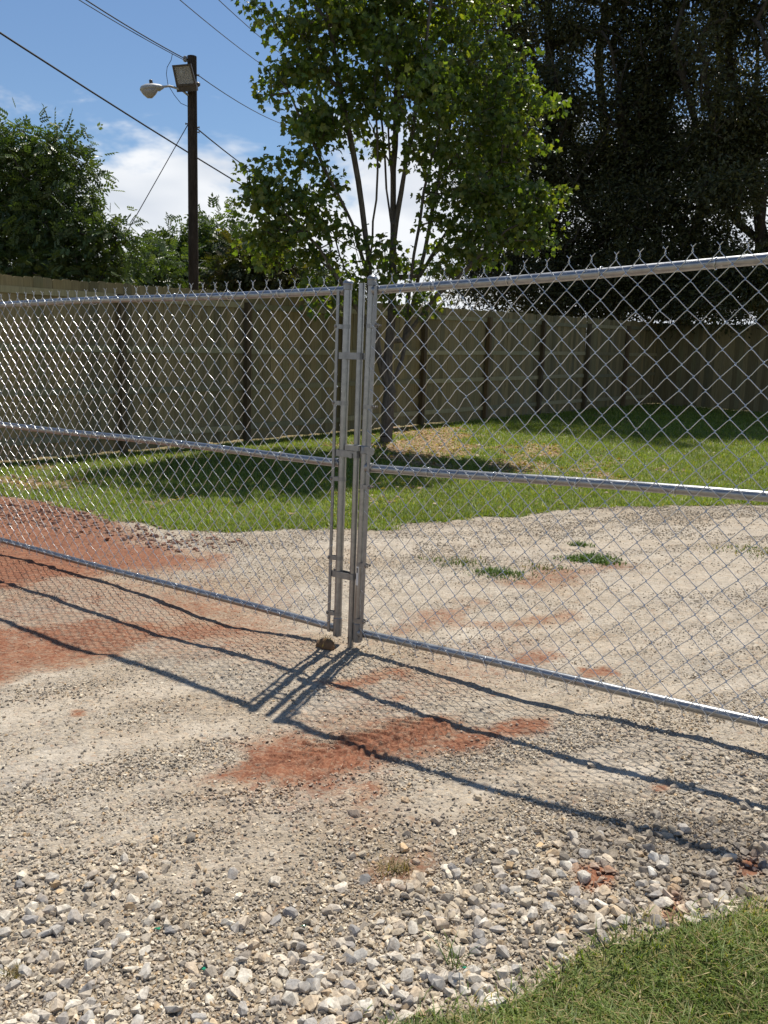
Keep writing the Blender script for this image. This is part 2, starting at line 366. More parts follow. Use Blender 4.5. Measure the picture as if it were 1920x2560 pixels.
def ground_mat():
    b = NB('drive_and_soil'); p = b.pos()
    clay, dust, grass, bare = (b.attr(q) for q in ('clay', 'dust', 'grass', 'bare'))
    # crushed stone: cells at three sizes
    def vo(sc):
        n = b.node('ShaderNodeTexVoronoi'); b.l.new(p, n.inputs['Vector']); n.inputs['Scale'].default_value = sc; return n.outputs[1], n.outputs[0]
    (c1, e1), (c2, e2) = vo(62), vo(150)
    pal = [(0.0, (.12, .115, .11)), (.22, (.27, .25, .225)), (.42, (.44, .405, .355)), (.58, (.50, .43, .335)), (.72, (.34, .33, .315)), (.86, (.66, .62, .55)), (1.0, (.42, .31, .21))]
    sv = lambda c: b.node('ShaderNodeSeparateColor')
    def chan(c):
        n = b.node('ShaderNodeSeparateColor'); b.l.new(c, n.inputs[0]); return n.outputs[0]
    s1, s2 = (b.ramp(chan(c), pal) for c in (c1, c2))
    big = b.noise(b.scaled(p, (1, 1, .2)), 1.3, 5, .6)
    mid = b.noise(p, 7, 4, .6)
    st = b.mix(b.rng(mid, .38, .62), s2, s1);
    st = b.mix(.28, st, (.47, .42, .355, 1))
    tone = b.ramp(big, [(.3, (.93, .84, .73)), (.5, (1, .97, .92)), (.7, (1.0, 1.0, 1.0))])
    st = b.mix(1.0, st, tone, 'MULTIPLY')
    # pale fines
    fine = b.mix(b.noise(p, 140, 3, .7), (.50, .44, .36, 1), (.68, .63, .55, 1))
    dm = b.rng(b.math('ADD', dust, b.math('MULTIPLY', b.math('SUBTRACT', b.noise(p, 9, 4, .75), .5), 1.6)), .3, 1.0)
    base = b.mix(b.math('MULTIPLY', dm, .7), st, fine)
    base = b.mix(b.math('MULTIPLY', b.attr('coarse'), .8), base, b.mix(b.noise(p, 60, 3, .7), (.17, .135, .095, 1), (.40, .33, .24, 1)))
    gv = b.noise(p, 3.3, 4, .65)
    base = b.mix(b.math('MULTIPLY', b.rng(gv, .5, .68), .4), base, b.mix(1.0, base, (.66, .66, .67, 1), 'MULTIPLY'))
    base = b.mix(1.0, base, (.90, .865, .81, 1), 'MULTIPLY')
    # red clay
    cl = b.ramp(b.noise(p, 16, 4, .65), [(.25, (.095, .036, .021)), (.5, (.175, .068, .037)), (.75, (.275, .128, .072))])
    cl = b.mix(b.math('MULTIPLY', b.rng(b.noise(p, 90, 2), .45, .7), .5), cl, (.44, .27, .17, 1))
    cm = b.rng(b.math('ADD', b.math('ADD', clay, b.math('MULTIPLY', b.math('SUBTRACT', chan(c1), .55), .55)), b.math('MULTIPLY', b.math('SUBTRACT', b.noise(p, 13, 5, .78), .5), 1.7)), .17, .88)
    base = b.mix(b.math('MULTIPLY', cm, .95), base, cl)
    tint = b.math('MULTIPLY', b.rng(clay, .05, .6), .45)
    base = b.mix(tint, base, b.mix(1.0, base, (1.0, .70, .50, 1), 'MULTIPLY'))
    # soil and thatch under the grass
    soil = b.ramp(b.noise(p, 9, 5, .65), [(.3, (.09, .09, .03)), (.55, (.15, .15, .05)), (.75, (.25, .20, .11))])
    litter = b.ramp(b.noise(p, 30, 5, .7), [(.3, (.13, .075, .04)), (.5, (.33, .21, .12)), (.7, (.52, .40, .27))])
    bm = b.rng(b.math('ADD', bare, b.math('MULTIPLY', b.math('SUBTRACT', b.noise(p, 12, 5), .5), .7)), .35, .7)
    soil = b.mix(bm, soil, litter)
    base = b.mix(b.rng(grass, .25, .6), base, soil)
    hgt = b.math('ADD', b.math('MULTIPLY', e1, -.55), b.math('MULTIPLY', e2, -.35))
    hgt = b.math('ADD', hgt, b.math('MULTIPLY', b.noise(p, 45, 3, .7), .4))
    dep = b.math('SUBTRACT', 1.0, b.math('MULTIPLY', b.math('MAXIMUM', cm, dm), .62))
    n = b.bump(b.math('MULTIPLY', hgt, dep), .9, .012)
    b.bsdf(base, .92, nrm=n, spec=.25)
    return b.m
M_GROUND = ground_mat()

def stone_mat(name='crushed_stone', obj=False):
    b = NB(name); p = b.pos()
    if obj:
        r = b.node('ShaderNodeObjectInfo').outputs['Random']
        c = b.ramp(r, [(0, (.19, .185, .18)), (.12, (.32, .30, .28)), (.28, (.46, .43, .38)), (.45, (.60, .54, .44)), (.62, (.70, .64, .53)), (.74, (.42, .39, .35)), (.88, (.60, .46, .30)), (1, (.74, .70, .62))])
    else: c = b.attr('col', 'Color')
    gp = b.node('ShaderNodeNewGeometry').outputs['Position']
    c = b.mix(b.math('MULTIPLY', b.rng(b.noise(gp, 26, 4, .7), .42, .66), .75), c, (.40, .335, .265, 1))
    v = b.noise(p, 4.5 if obj else 170, 3, .75)
    c = b.mix(1.0, c, b.ramp(v, [(.3, (.62, .60, .57)), (.5, (1, 1, 1)), (.7, (1.22, 1.2, 1.15))]), 'MULTIPLY')
    b.bsdf(c, .88, spec=.25); return b.m
M_STONE = stone_mat(); M_STONE_O = stone_mat('loose_stone', True)

def leaf_mat(name, trans=.4, rough=.5, cname='col', tcol=(1.25, 1.5, .35), spec=.4):
    b = NB(name); c = b.attr(cname, 'Color')
    bs = b.node('ShaderNodeBsdfPrincipled'); b.put(bs.inputs['Base Color'], c); bs.inputs['Roughness'].default_value = rough; bs.inputs['Specular IOR Level'].default_value = spec
    tr = b.node('ShaderNodeBsdfTranslucent'); b.put(tr.inputs[0], b.mix(1.0, c, (*tcol, 1), 'MULTIPLY'))
    mx = b.node('ShaderNodeMixShader'); mx.inputs[0].default_value = trans
    b.l.new(bs.outputs[0], mx.inputs[1]); b.l.new(tr.outputs[0], mx.inputs[2]); b.l.new(mx.outputs[0], b.out.inputs[0])
    return b.m
M_MAPLE = leaf_mat('maple_leaf', .48, .42, tcol=(1.7, 1.75, .35), spec=.5)
M_OAK = leaf_mat('oak_leaf', .30, .35, tcol=(1.6, 1.4, .5), spec=.35)
M_PECAN = leaf_mat('pecan_leaf', .32, .42, tcol=(1.5, 1.6, .4), spec=.5)
M_GRASS = leaf_mat('grass_blade', .35, .5, tcol=(1.4, 1.5, .3), spec=.3)

def bark_mat(name, a, c):
    b = NB(name); p = b.pos(); q = b.scaled(p, (1, 1, .18))
    n1 = b.noise(q, 26, 6, .7); col_ = b.ramp(n1, [(.3, a), (.7, c)])
    b.bsdf(col_, .9, nrm=b.bump(n1, .8, .02), spec=.2); return b.m
M_BARK = bark_mat('grey_bark', (.05, .042, .034), (.17, .15, .125)); M_BARKD = bark_mat('dark_bark', (.03, .026, .022), (.10, .088, .075))

def galv(name, base=.56, rough=.36):
    b = NB(name); p = b.pos()
    n1 = b.noise(p, 34, 4, .6); n2 = b.noise(b.scaled(p, (1, 1, .25)), 9, 4, .6)
    c = b.ramp(n1, [(.3, (base * .78, base * .80, base * .83)), (.7, (base * 1.06, base * 1.08, base * 1.1))])
    c = b.mix(b.math('MULTIPLY', b.rng(n2, .62, .8), .4), c, (.40, .38, .35, 1))
    r = b.rng(n2, .2, .8, rough - .08, rough + .14)
    b.bsdf(c, r, metal=.93, nrm=b.bump(b.noise(p, 120, 3), .08, .002)); return b.m
M_GALV = galv('galvanized_pipe', .33, .32); M_WIRE = galv('galvanized_wire', .62, .25); M_BAND = galv('galvanized_band', .28, .42)

def wood_mat(name, ca, cb, vary=.5):
    b = NB(name); p = b.pos(); r = b.node('ShaderNodeObjectInfo').outputs['Random']
    off = b.node('ShaderNodeVectorMath', operation='ADD'); b.put(off.inputs[0], p)
    cx = b.node('ShaderNodeCombineXYZ'); b.put(cx.inputs[0], b.math('MULTIPLY', r, 37.0)); b.put(cx.inputs[2], b.math('MULTIPLY', r, 91.0)); b.l.new(cx.outputs[0], off.inputs[1])
    q = off.outputs[0]; g = b.noise(b.scaled(q, (14, 14, .8)), 3.0, 5, .65, .6)
    c = b.ramp(g, [(.3, ca), (.7, cb)])
    c = b.mix(1.0, c, b.ramp(r, [(0, (.58, .60, .54)), (.3, (.95, .92, .82)), (.65, (1.2, 1.12, .96)), (.85, (.8, .86, .76)), (1, (.7, .66, .56))]), 'MULTIPLY')
    kn = b.voro(b.scaled(q, (7, 7, 1.9)), 1.0, out=0)
    c = b.mix(b.rng(kn, .05, .12, .75, 0.0), c, (.09, .06, .035, 1))
    st = b.noise(b.scaled(q, (3, 3, .6)), 1.4, 4)
    c = b.mix(b.math('MULTIPLY', b.rng(st, .5, .75), .35), c, (.17, .18, .13, 1))
    b.bsdf(c, .82, nrm=b.bump(g, .35, .006), spec=.25); return b.m
M_PICK = wood_mat('treated_pine_board', (.17, .14, .075), (.27, .23, .13)); M_RAILW = wood_mat('treated_pine_rail', (.21, .20, .125), (.33, .31, .20)); M_POSTW = wood_mat('treated_pine_post', (.085, .06, .035), (.15, .11, .065))

def plain(name, c, rough=.6, metal=0.0, var=.25, scale=20, spec=.4):
    b = NB(name); p = b.pos(); n1 = b.noise(p, scale, 5, .65)
    cc = b.ramp(n1, [(.3, tuple(q * (1 - var) for q in c)), (.7, tuple(min(1, q * (1 + var)) for q in c))])
    b.bsdf(cc, rough, metal, nrm=b.bump(n1, .15, .004), spec=spec); return b.m
M_CREO = bark_mat('creosote_pole', (.028, .021, .016), (.085, .066, .052))
M_BRONZE = plain('bronze_housing', (.075, .06, .05), .5); M_LGREY = plain('grey_housing', (.42, .42, .42), .5)
M_CABLE = plain('black_cable', (.02, .02, .022), .6); M_PORC = plain('porcelain', (.35, .33, .31), .3); M_CLOD = plain('dried_mud', (.16, .095, .05), .95, scale=60)
M_STICK = plain('paper_sticker', (.72, .72, .70), .6, var=.06); M_INK = plain('printed_ink', (.03, .03, .03), .7); M_RUSTY = plain('bolt_steel', (.20, .18, .16), .5, .7)
def glass_mat(name, c, clear, rough):
    b = NB(name); bs = b.node('ShaderNodeBsdfPrincipled'); b.put(bs.inputs['Base Color'], c); bs.inputs['Roughness'].default_value = rough
    tr = b.node('ShaderNodeBsdfTransparent'); mx = b.node('ShaderNodeMixShader'); mx.inputs[0].default_value = clear
    b.l.new(bs.outputs[0], mx.inputs[1]); b.l.new(tr.outputs[0], mx.inputs[2]); b.l.new(mx.outputs[0], b.out.inputs[0]); return b.m
M_LENS = glass_mat('lamp_glass', (.5, .5, .5, 1), .7, .1); M_MILKY = glass_mat('street_lens', (.36, .34, .33, 1), .0, .3); _b = NB('lamp_reflector'); _b.bsdf((.50, .46, .40, 1), .5); M_REFL = _b.m

# ------------------------------------------------------------------ ground sheets
def tyre_print():
    A_ = gnd(640, 1935)[:2]; B_ = gnd(1115, 1806)[:2]; L = np.linalg.norm(B_ - A_); du = (B_ - A_) / L; dn = np.array([-du[1], du[0]]); w = .19
    nu, nv = int(L / .0065), int(2 * w / .0065); U, Vv = np.meshgrid(np.linspace(-.04, L + .02, nu), np.linspace(-w, w, nv)); U, Vv = U.ravel(), Vv.ravel()
    X = A_[0] + du[0] * U + dn[0] * Vv; Y = A_[1] + du[1] * U + dn[1] * Vv
    nz = fbm(X * 12, Y * 12, 51, 4) - .5
    ed = np.minimum(np.minimum(U + .04, L + .02 - U) * .9, w - np.abs(Vv)) + nz * .10; inn_ = sstep(.0, .06, ed)
    ph = (U + np.abs(Vv + .01) * .9 + .012 * nz) / .062; gr = sstep(.25, .45, np.abs((ph % 1) - .5) * 2) * sstep(.035, .02, np.abs(np.abs(Vv) - .085) - .035)
    rib = np.maximum(sstep(.013, .006, np.abs(Vv - .01 + .01 * nz)), sstep(.012, .006, np.abs(np.abs(Vv) - .145 + .012 * nz)))
    dp = np.maximum(gr * .8, rib) * sstep(.30, .52, fbm(X * 2.6 + 3, Y * 2.6, 53, 3) + .08)
    z = height(X, Y) - .014 + inn_ * (.025 - .017 * dp) + .006 * (fbm(X * 60, Y * 60, 55, 2) - .5)
    ii = (np.arange(nv - 1)[:, None] * nu + np.arange(nu - 1)[None, :]).ravel()
    one = np.ones(len(X)); cl_ = masks(X, Y)[0]
    me = np_mesh('tyre_track', np.stack([X, Y, z], 1), np.stack([ii, ii + 1, ii + 1 + nu, ii + nu], 1), extra=dict(coarse=0 * one, clay=np.clip(cl_, .3, 1), dust=0 * one, grass=0 * one, bare=0 * one))
    return tag(link('tyre_track', me, M_GROUND, smooth=True), kind='structure')
def sheet(name, selm):
    f = GF[selm]; used, inv = np.unique(f, return_inverse=True)
    me = np_mesh(name, GV[used], inv.reshape(f.shape), extra=dict(coarse=g_coarse[used], clay=g_clay[used], dust=g_dust[used], grass=m_grass[used], bare=g_bare[used]))
    return tag(link(name, me, M_GROUND, smooth=True), kind='structure')
m_out = (sdf(YARD, gx, gy) >= 0) | (np.abs(gx) > 9) | (gy < -6)
g_bare = np.where(m_out & (gy > 6), np.maximum(g_bare, .5), g_bare); m_grass = np.where(m_out, 1.0, m_grass)
drive = sheet('gravel_drive', sel_drive); sheet('lawn', sel_lawn); sheet('grass_verge', sel_verge); sheet('ground', sel_rest); tyre_print()

# ------------------------------------------------------------------ double chain-link gate
P0 = gnd(876, 1617); dl = ray(-1950, 890); dl[2] = 0; dl /= np.linalg.norm(dl); T = -dl
NC = -np.array([dl[1], -dl[0], 0.0])                 # towards the camera side of the gate
Z3 = np.array([0, 0, 1.0]); LEAF = 3.62
def z_on(x, y): return on_plane(x, y, P0, NC)[2]
class Leaf:
    def __init__(s, t0, z0, sgn, slope, lean):
        s.o = P0 + t0 * T + z0 * Z3; s.es = sgn * T + slope * Z3; s.eh = lean * T + Z3; s.sgn = sgn
    def p(s, a, h, o=0.0): return s.o + a * s.es + h * s.eh + o * NC
LL = Leaf(-.0926, .046, -1, -.0055, .0054); RL = Leaf(.0445, .043, 1, .037, .0138)
W2, HH = 0.0505, 0.0513                              # half diamond width and height
def fabric(leaf, seed):
    r_ = np.random.default_rng(seed); s0 = .036; nw = int((LEAF - .072) / W2); K = 35; htop = 1.826
    J = r_.normal(0, .0016, (K + 1, nw + 2, 2))
    # a few places where the mesh has been pushed out of shape
    for _ in range(9):
        kc, jc = r_.integers(3, K - 3), r_.integers(2, nw - 2); dv = r_.normal(0, .008, 2)
        for a in range(-2, 3):
            for b_ in range(-2, 3):
                J[np.clip(kc + a, 0, K), np.clip(jc + b_, 0, nw + 1)] += dv * math.exp(-(a * a + b_ * b_) / 2)
    paths = []
    for i in range(nw):
        pts = []
        for k in range(K + 1):
            right = (i + k) % 2; j = i + right
            sb = s0 + j * W2 + J[k, j, 0]; h = htop - k * HH + J[k, j, 1]; sg = 1 if right else -1
            if k == 0 or k == K:
                dy = 1 if k == 0 else -1; ph = sg
                ends = [(sb - sg * .010, h - dy * .0095, sg * .002), (sb - sg * .0015, h, sg * .003), (sb + sg * .0028, h + dy * .008, -sg * .002), (sb - sg * .0026, h + dy * .016, -sg * .003), (sb + sg * .001, h + dy * .023, sg * .002)]
                pl = .016 * (0.75 + .5 * r_.random())
                ends += [(sb + sg * pl * .75, h + dy * (.026 + pl * .55), sg * .003)]
                pts += ends[::-1] if k == 0 else ends
            else:
                pts += [(sb - sg * .0085, h + .0085, -.0024), (sb + sg * .0022, h + .0012, -.0024), (sb + sg * .0022, h - .0012, .0024), (sb - sg * .0085, h - .0085, .0024)]
        paths.append(pts)
    A = np.array(paths)                              # wires, points, 3
    A[..., 2] += .010 * (fbm(A[..., 0] * 2.2 + seed, A[..., 1] * 2.2, 15, 2) - .5) + .004 * (fbm(A[..., 0] * 9, A[..., 1] * 9 + seed, 16, 2) - .5)
    A[..., 0] += .012 * (fbm(A[..., 0] * 1.7, A[..., 1] * 2.5 + seed, 17, 2) - .5); A[..., 1] += .008 * (fbm(A[..., 0] * 2.1 + 7, A[..., 1] * 1.7, 18, 2) - .5)
    Pw = leaf.o + A[..., :1] * leaf.es + A[..., 1:2] * leaf.eh + (A[..., 2:] + .0245) * NC
    tg = np.empty_like(Pw); tg[:, 1:-1] = Pw[:, 2:] - Pw[:, :-2]; tg[:, 0] = Pw[:, 1] - Pw[:, 0]; tg[:, -1] = Pw[:, -1] - Pw[:, -2]
    tg /= np.linalg.norm(tg, axis=-1, keepdims=True)
    u = np.cross(tg, NC); u /= np.linalg.norm(u, axis=-1, keepdims=True); w = np.cross(tg, u)
    n = 5; an = 2 * math.pi * np.arange(n) / n; R_ = .0018
    V = Pw[:, :, None, :] + R_ * (np.cos(an)[None, None, :, None] * u[:, :, None, :] + np.sin(an)[None, None, :, None] * w[:, :, None, :])
    nwv, kk = Pw.shape[:2]
    idx = np.arange(nwv * kk * n).reshape(nwv, kk, n)
    a = idx[:, :-1]; b_ = np.roll(a, -1, 2); d = idx[:, 1:]; c = np.roll(d, -1, 2)
    return V.reshape(-1, 3), np.stack([a, b_, c, d], -1).reshape(-1, 4)

def band_path(leaf, h, r0, reach, n=9):
    """strap that wraps the stile and runs out to the tension bar"""
    out = [(reach, -.004), (reach * .55, -r0 * .8)] ; pts = []
    for i in range(n):
        an = math.radians(70 + i * 220 / (n - 1)); pts.append((r0 * math.cos(an), r0 * math.sin(an)))
    return [(reach, .028), (r0 * .7, .026)] + pts + [(reach, .012)]
def strap(mb, leaf, pts, h, hw, th=.0022):
    P = np.array(pts); k = len(P); V = []
    tg = np.gradient(P, axis=0); nr = np.stack([-tg[:, 1], tg[:, 0]], 1); nr /= np.linalg.norm(nr, axis=1, keepdims=True) + 1e-9
    for i in range(k):
        for dh, dn in ((-hw, 0), (hw, 0), (hw, th), (-hw, th)):
            q = P[i] + nr[i] * dn; V.append(leaf.p(q[0], h + dh, q[1]))
    Fs = [(i * 4 + j, i * 4 + (j + 1) % 4, i * 4 + 4 + (j + 1) % 4, i * 4 + 4 + j) for i in range(k - 1) for j in range(4)]
    Fs += [(3, 2, 1, 0), tuple((k - 1) * 4 + j for j in range(4))]
    mb.add(V, Fs)
def make_leaf(leaf, label, seed, hs, bands, top_h, bar):
    root = tag(empty('gate_leaf', leaf.p(0, -.02)), label, 'gate')
    RS = .0205
    for q, h in zip(('top_rail', 'middle_rail', 'bottom_rail'), hs):
        # pipe with the faintest bow, as real rails have
        path = [leaf.p(a, h + .004 * math.sin(a * 2.3 + h * 5), .0015 * math.sin(a * 3 + h)) for a in np.linspace(.012, LEAF - .012, 25)]
        o = MB().tube(path, .0208, 16).build(q, M_GALV, root, True, 40)
    for a in (0.0, LEAF):
        st = MB().tube([leaf.p(a, h) for h in np.linspace(0, top_h, 14)], RS, 18).build('stile', M_GALV, root, True, 40)
        cp = [(.0215, -.030), (.0238, -.028), (.0238, -.004), (.0262, 0), (.0262, .005), (.0225, .012), (.0145, .019), (.006, .0225), (.0015, .024)]
        MB().lathe(leaf.p(a, top_h), leaf.eh, cp, 18).build('post_cap', M_BAND, st, True, 30)
        sl = MB(); sl.lathe(leaf.p(a, -.004), leaf.eh, [(.0235, 0), (.0235, .098), (.0208, .101)], 18)
        sl.build('corner_sleeve', M_BAND, st, True, 40)
        for h in hs:
            MB().tube([leaf.p(a + (.018 if a == 0 else -.018), h), leaf.p(a + (.032 if a == 0 else -.032), h), leaf.p(a + (.05 if a == 0 else -.05), h)], [.0235, .0235, .0212], 14).build('rail_end', M_BAND, st, True, 40)
    V, Fq = fabric(leaf, seed)
    me = np_mesh('chain_link_mesh', V, Fq); link('chain_link_mesh', me, M_WIRE, root, True)['kind'] = 'stuff'
    for a, sg in ((bar, 1), (LEAF - bar, -1)):
        tb = MB().box(leaf.p(a, (top_h - .03) / 2 + .005, .0245), leaf.es * .0085, leaf.eh * ((top_h - .05) / 2), NC * .0028).build('tension_bar', M_BAND, root)
        for h in bands:
            mb = MB(); pts = [(a - 0 if sg > 0 else a, 0)]
            base = 0 if sg > 0 else LEAF
            prof = band_path(leaf, h, .0215, bar + .016)
            strap(mb, leaf, [(base + sg * q[0], q[1] if True else 0) for q in prof], h, .0105)
            bo = mb.build('tension_band', M_BAND, root)
            bl = MB(); c0 = leaf.p(base + sg * (bar + .010), h, .008)
            bl.lathe(c0 + NC * .018, NC, [(.0075, 0), (.0085, .003), (.005, .007)], 10)
            bl.tube([c0 - NC * .022, c0 + NC * .02], .004, 8); bl.lathe(c0 - NC * .012, -NC, [(.0075, 0), (.0075, .006)], 6)
            bl.build('bolt', M_RUSTY, bo)
    for h in hs:
        for a in np.arange(.35 + .11 * seed % .2, LEAF - .2, .405):
            a = a + random.uniform(-.05, .05); pth = []
            for i in range(13):
                an = math.radians(-200 + i * 360 / 12); pth.append(leaf.p(a + .006 * (i / 12 - .5), h + .0235 * math.sin(an) - .001, .0255 * math.cos(an) + .003))
            pth += [pth[-1] + leaf.es * .012 + NC * .004 + .006 * Z3]
            MB().tube(pth, .0019, 5).build('wire_tie', M_WIRE, root, True)
    return root
hsL = (1.79, .925, .034); hsR = (1.789, .920, .046)
bandL = [z_on(860, y) - .046 for y in (817, 1008, 1198, 1397, 1537)]; bandR = [z_on(920, y) - .043 for y in (815, 1017, 1217, 1414, 1555)]
gate_l = make_leaf(LL, 'galvanized chain-link gate leaf with the vertical drop rod clamped to its stile', 3, hsL, bandL, 1.822, .041)
gate_r = make_leaf(RL, 'galvanized chain-link gate leaf with the latch collar and small sticker on its stile', 4, hsR, bandR, 1.842, .044)
# drop rod of the left leaf with its three clamps
rod_b, rod_t = on_plane(876, 1622, P0, NC), on_plane(905, 708, P0, NC)
rod = MB(); rod.tube([rod_b + (rod_t - rod_b) * q for q in np.linspace(-.012, 1, 12)], .0165, 14)
rod_o = rod.build('drop_rod', M_GALV, gate_l, True, 40)
for y in (890, 1135, 1441):
    h = z_on(880, y); f_ = (h - rod_b[2]) / (rod_t[2] - rod_b[2]); rc = rod_b + (rod_t - rod_b) * f_; hl = h - .046; sc = LL.p(0, hl)
    mb = MB()
    dist = float((rc - sc) @ T)
    for sd in (1, -1):
        pr = [(-.050, sd * .012), (-.024, sd * .0225), (0, sd * .0235), (.022, sd * .0225), (dist - .018, sd * .0195), (dist, sd * .0205), (dist + .016, sd * .017), (dist + .021, sd * .006)]
        V = []
        for q in pr:
            for dh in (-.0165, .0165):
                for th in (0, .0028): V.append(sc + T * q[0] + Z3 * dh + NC * (q[1] + sd * th))
        Fs = []
        for i in range(len(pr) - 1):
            a0, b0 = i * 4, i * 4 + 4
            Fs += [(a0, b0, b0 + 2, a0 + 2), (a0 + 1, a0 + 3, b0 + 3, b0 + 1), (a0, a0 + 1, b0 + 1, b0), (a0 + 2, b0 + 2, b0 + 3, a0 + 3)]
        Fs += [(0, 2, 3, 1), (len(V) - 4, len(V) - 3, len(V) - 1, len(V) - 2)]
        mb.add(V, Fs)
    rb = mb.build('rod_clamp', M_BAND, gate_l)
    c0 = sc - T * .044
    MB().tube([c0 - NC * .022, c0 + NC * .022], .0045, 8).lathe(c0 + NC * .014, NC, [(.009, 0), (.010, .004), (.006, .010)], 10).build('bolt', M_RUSTY, rb)
# fork latch: collar on the right stile, tongue to the rod, thumb paddle
hL = z_on(912, 1124) - .043
lat = MB(); lat.lathe(RL.p(0, hL - .021), RL.eh, [(.0225, 0), (.0268, .002), (.0268, .036), (.024, .042)], 16)
lat_o = lat.build('latch_collar', M_BAND, gate_r, True, 35)
MB().box(RL.p(-.062, hL + .006, .030), RL.es * .045, RL.eh * .012, NC * .0022).box(RL.p(-.062, hL + .019, .012), RL.es * .047, RL.eh * .002, NC * .022).box(RL.p(-.072, hL - .034, .026), RL.es * .008, RL.eh * .012, NC * .002).build('latch_fork', M_BAND, lat_o)
pd = MB(); out = [(.020, .018), (.074, .014), (.084, .004), (.080, -.018), (.066, -.027), (.054, -.022), (.020, -.012)]
k = len(out); pd.add([RL.p(a, hL + b_, .031) for a, b_ in out] + [RL.p(a, hL + b_, .035) for a, b_ in out], [tuple(range(k))[::-1], tuple(range(k, 2 * k))] + [(i, (i + 1) % k, k + (i + 1) % k, k + i) for i in range(k)])
pd.build('thumb_paddle', M_BAND, lat_o)
# sticker on the right stile
hs_ = z_on(897, 1432) - .043
def patch(h0, h1, a0, a1, r):
    V, Fs = [], []; n = 6
    for i in range(n + 1):
        an = math.radians(a0 + (a1 - a0) * i / n)
        for h in (h0, h1): V.append(RL.p(r * math.cos(an), h, r * math.sin(an)))
    return V, [(i * 2, i * 2 + 2, i * 2 + 3, i * 2 + 1) for i in range(n)]
stk = MB().add(*patch(hs_ - .062, hs_ + .045, 75, 125, .0209)).build('sticker', M_STICK, gate_r, True)
stk['label'] = 'pale paper sticker with a dark printed block'
MB().add(*patch(hs_ + .004, hs_ + .03, 88, 112, .0213)).build('printed_block', M_INK, stk, True)
# posts that carry the leaves
for leaf, lab in ((LL, 'round galvanized gate post carrying the leaf with the drop rod'), (RL, 'round galvanized gate post carrying the leaf with the latch collar')):
    b0 = leaf.p(LEAF + .085, 0); zg = hz(b0[0], b0[1])
    root = tag(empty('gate_post', (b0[0], b0[1], zg)), lab, 'post', 'posts the gate leaves hang on')
    pb = np.array([b0[0], b0[1], zg - .15]); zt = leaf.p(LEAF, 1.98)[2]
    sh_ = MB().tube([pb, pb * [1, 1, 0] + Z3 * zt], .036, 20).build('pipe', M_GALV, root, True, 40)
    MB().lathe(pb * [1, 1, 0] + Z3 * (zt - .01), Z3, [(.039, 0), (.039, .02), (.034, .035), (.02, .048), (.003, .054)], 20).build('post_cap', M_BAND, root, True, 35)
    for h in (.3, 1.55):
        c0 = leaf.p(LEAF + .085, h); c1 = leaf.p(LEAF, h)
        mb = MB(); mb.lathe(c0 - Z3 * .03, Z3, [(.0385, 0), (.0385, .06)], 18); mb.lathe(c1 - Z3 * .03, Z3, [(.0225, 0), (.0225, .06)], 16); mb.box((c0 + c1) / 2, leaf.es * .03, Z3 * .02, NC * .008)
        mb.build('hinge', M_BAND, root)

# ------------------------------------------------------------------ board fence, one object per board
def picket_mesh(seed):
    r_ = random.Random(seed); w = .0685; h = 2.44; t = .008; e = .020; c = .024
    o = [(-w, 0), (w, 0), (w, h - e), (w - c, h), (-w + c, h), (-w, h - e)]
    o = [(x + r_.uniform(-.001, .001), z) for x, z in o]; k = len(o); wv = r_.uniform(-.004, .004)
    V = [(x, t + (wv if z > 2 else 0), z) for x, z in o] + [(x, -t + (wv if z > 2 else 0), z) for x, z in o]
    me = bpy.data.meshes.new('picket'); me.from_pydata(V, [], [tuple(range(k)), tuple(range(2 * k - 1, k - 1, -1))] + [((i + 1) % k, i, k + i, k + (i + 1) % k) for i in range(k)]); me.update()
    me.materials.append(M_PICK); return me
PICKS = [picket_mesh(i) for i in range(5)]
def board_fence(A, B, label, front, post0):
    d2 = B - A; L = np.linalg.norm(d2); d2 = d2 / L; n2 = np.array([d2[1], -d2[0]]); rz = math.atan2(d2[1], d2[0])
    if n2 @ (np.array([0, 2.0]) - A) < 0: n2 = -n2
    root = tag(empty('board_fence', (A[0], A[1], hz(*A))), label, 'fence')
    D3, N3 = np.array([d2[0], d2[1], 0]), np.array([n2[0], n2[1], 0])
    def P(s, o, z=0.0): q = A + d2 * s + n2 * o; return np.array([q[0], q[1], z])
    off = .06 if front else 0.0
    s = .07
    while s < L - .05:
        q = P(s, off + random.uniform(-.004, .004)); o = link('picket', random.choice(PICKS), None, root)
        o.location = (q[0], q[1], hz(q[0], q[1]) + .035 + random.uniform(-.012, .012)); o.rotation_euler = (random.uniform(-.003, .003), random.uniform(-.0025, .0025), rz)
        s += .1366 + random.uniform(0, .0012)
    posts = np.arange(post0, L + .1, 2.37)
    ro = off + (-.027 if front else .027); po = ro + (-.066 if front else .066)
    for s in posts:
        z0 = hz(*P(s, po)[:2])
        MB().box(P(s, po, z0 + 1.10), D3 * .0445, N3 * .0445, Z3 * 1.22).build('post', M_POSTW, root)
    ends = [0.02] + [s for s in posts if .3 < s < L - .3] + [L - .02]
    for s0, s1 in zip(ends[:-1], ends[1:]):
        z0, z1 = hz(*P(s0, ro)[:2]), hz(*P(s1, ro)[:2]); sl = (z1 - z0) / (s1 - s0)
        for h in (2.27, 1.53, .93, .27):
            j = random.uniform(-.015, .015); dh = .0445
            MB().box(P((s0 + s1) / 2, ro, (z0 + z1) / 2 + h + j), (D3 + sl * Z3) * ((s1 - s0) / 2 - .003), N3 * .019, Z3 * dh).build('rail', M_RAILW, root)
    return root
pp = (np.array([-3.97, 12.82]) - FA) @ fdir
board_fence(FA, FB, 'long board fence along the lawn showing its rails and posts', False, pp % 2.37)
board_fence(FB - fdir2 * .09 + np.array([fdir2[1], -fdir2[0]]) * 0, FC, 'short flat-faced board fence run beyond the corner under the dark trees', True, 1.2)

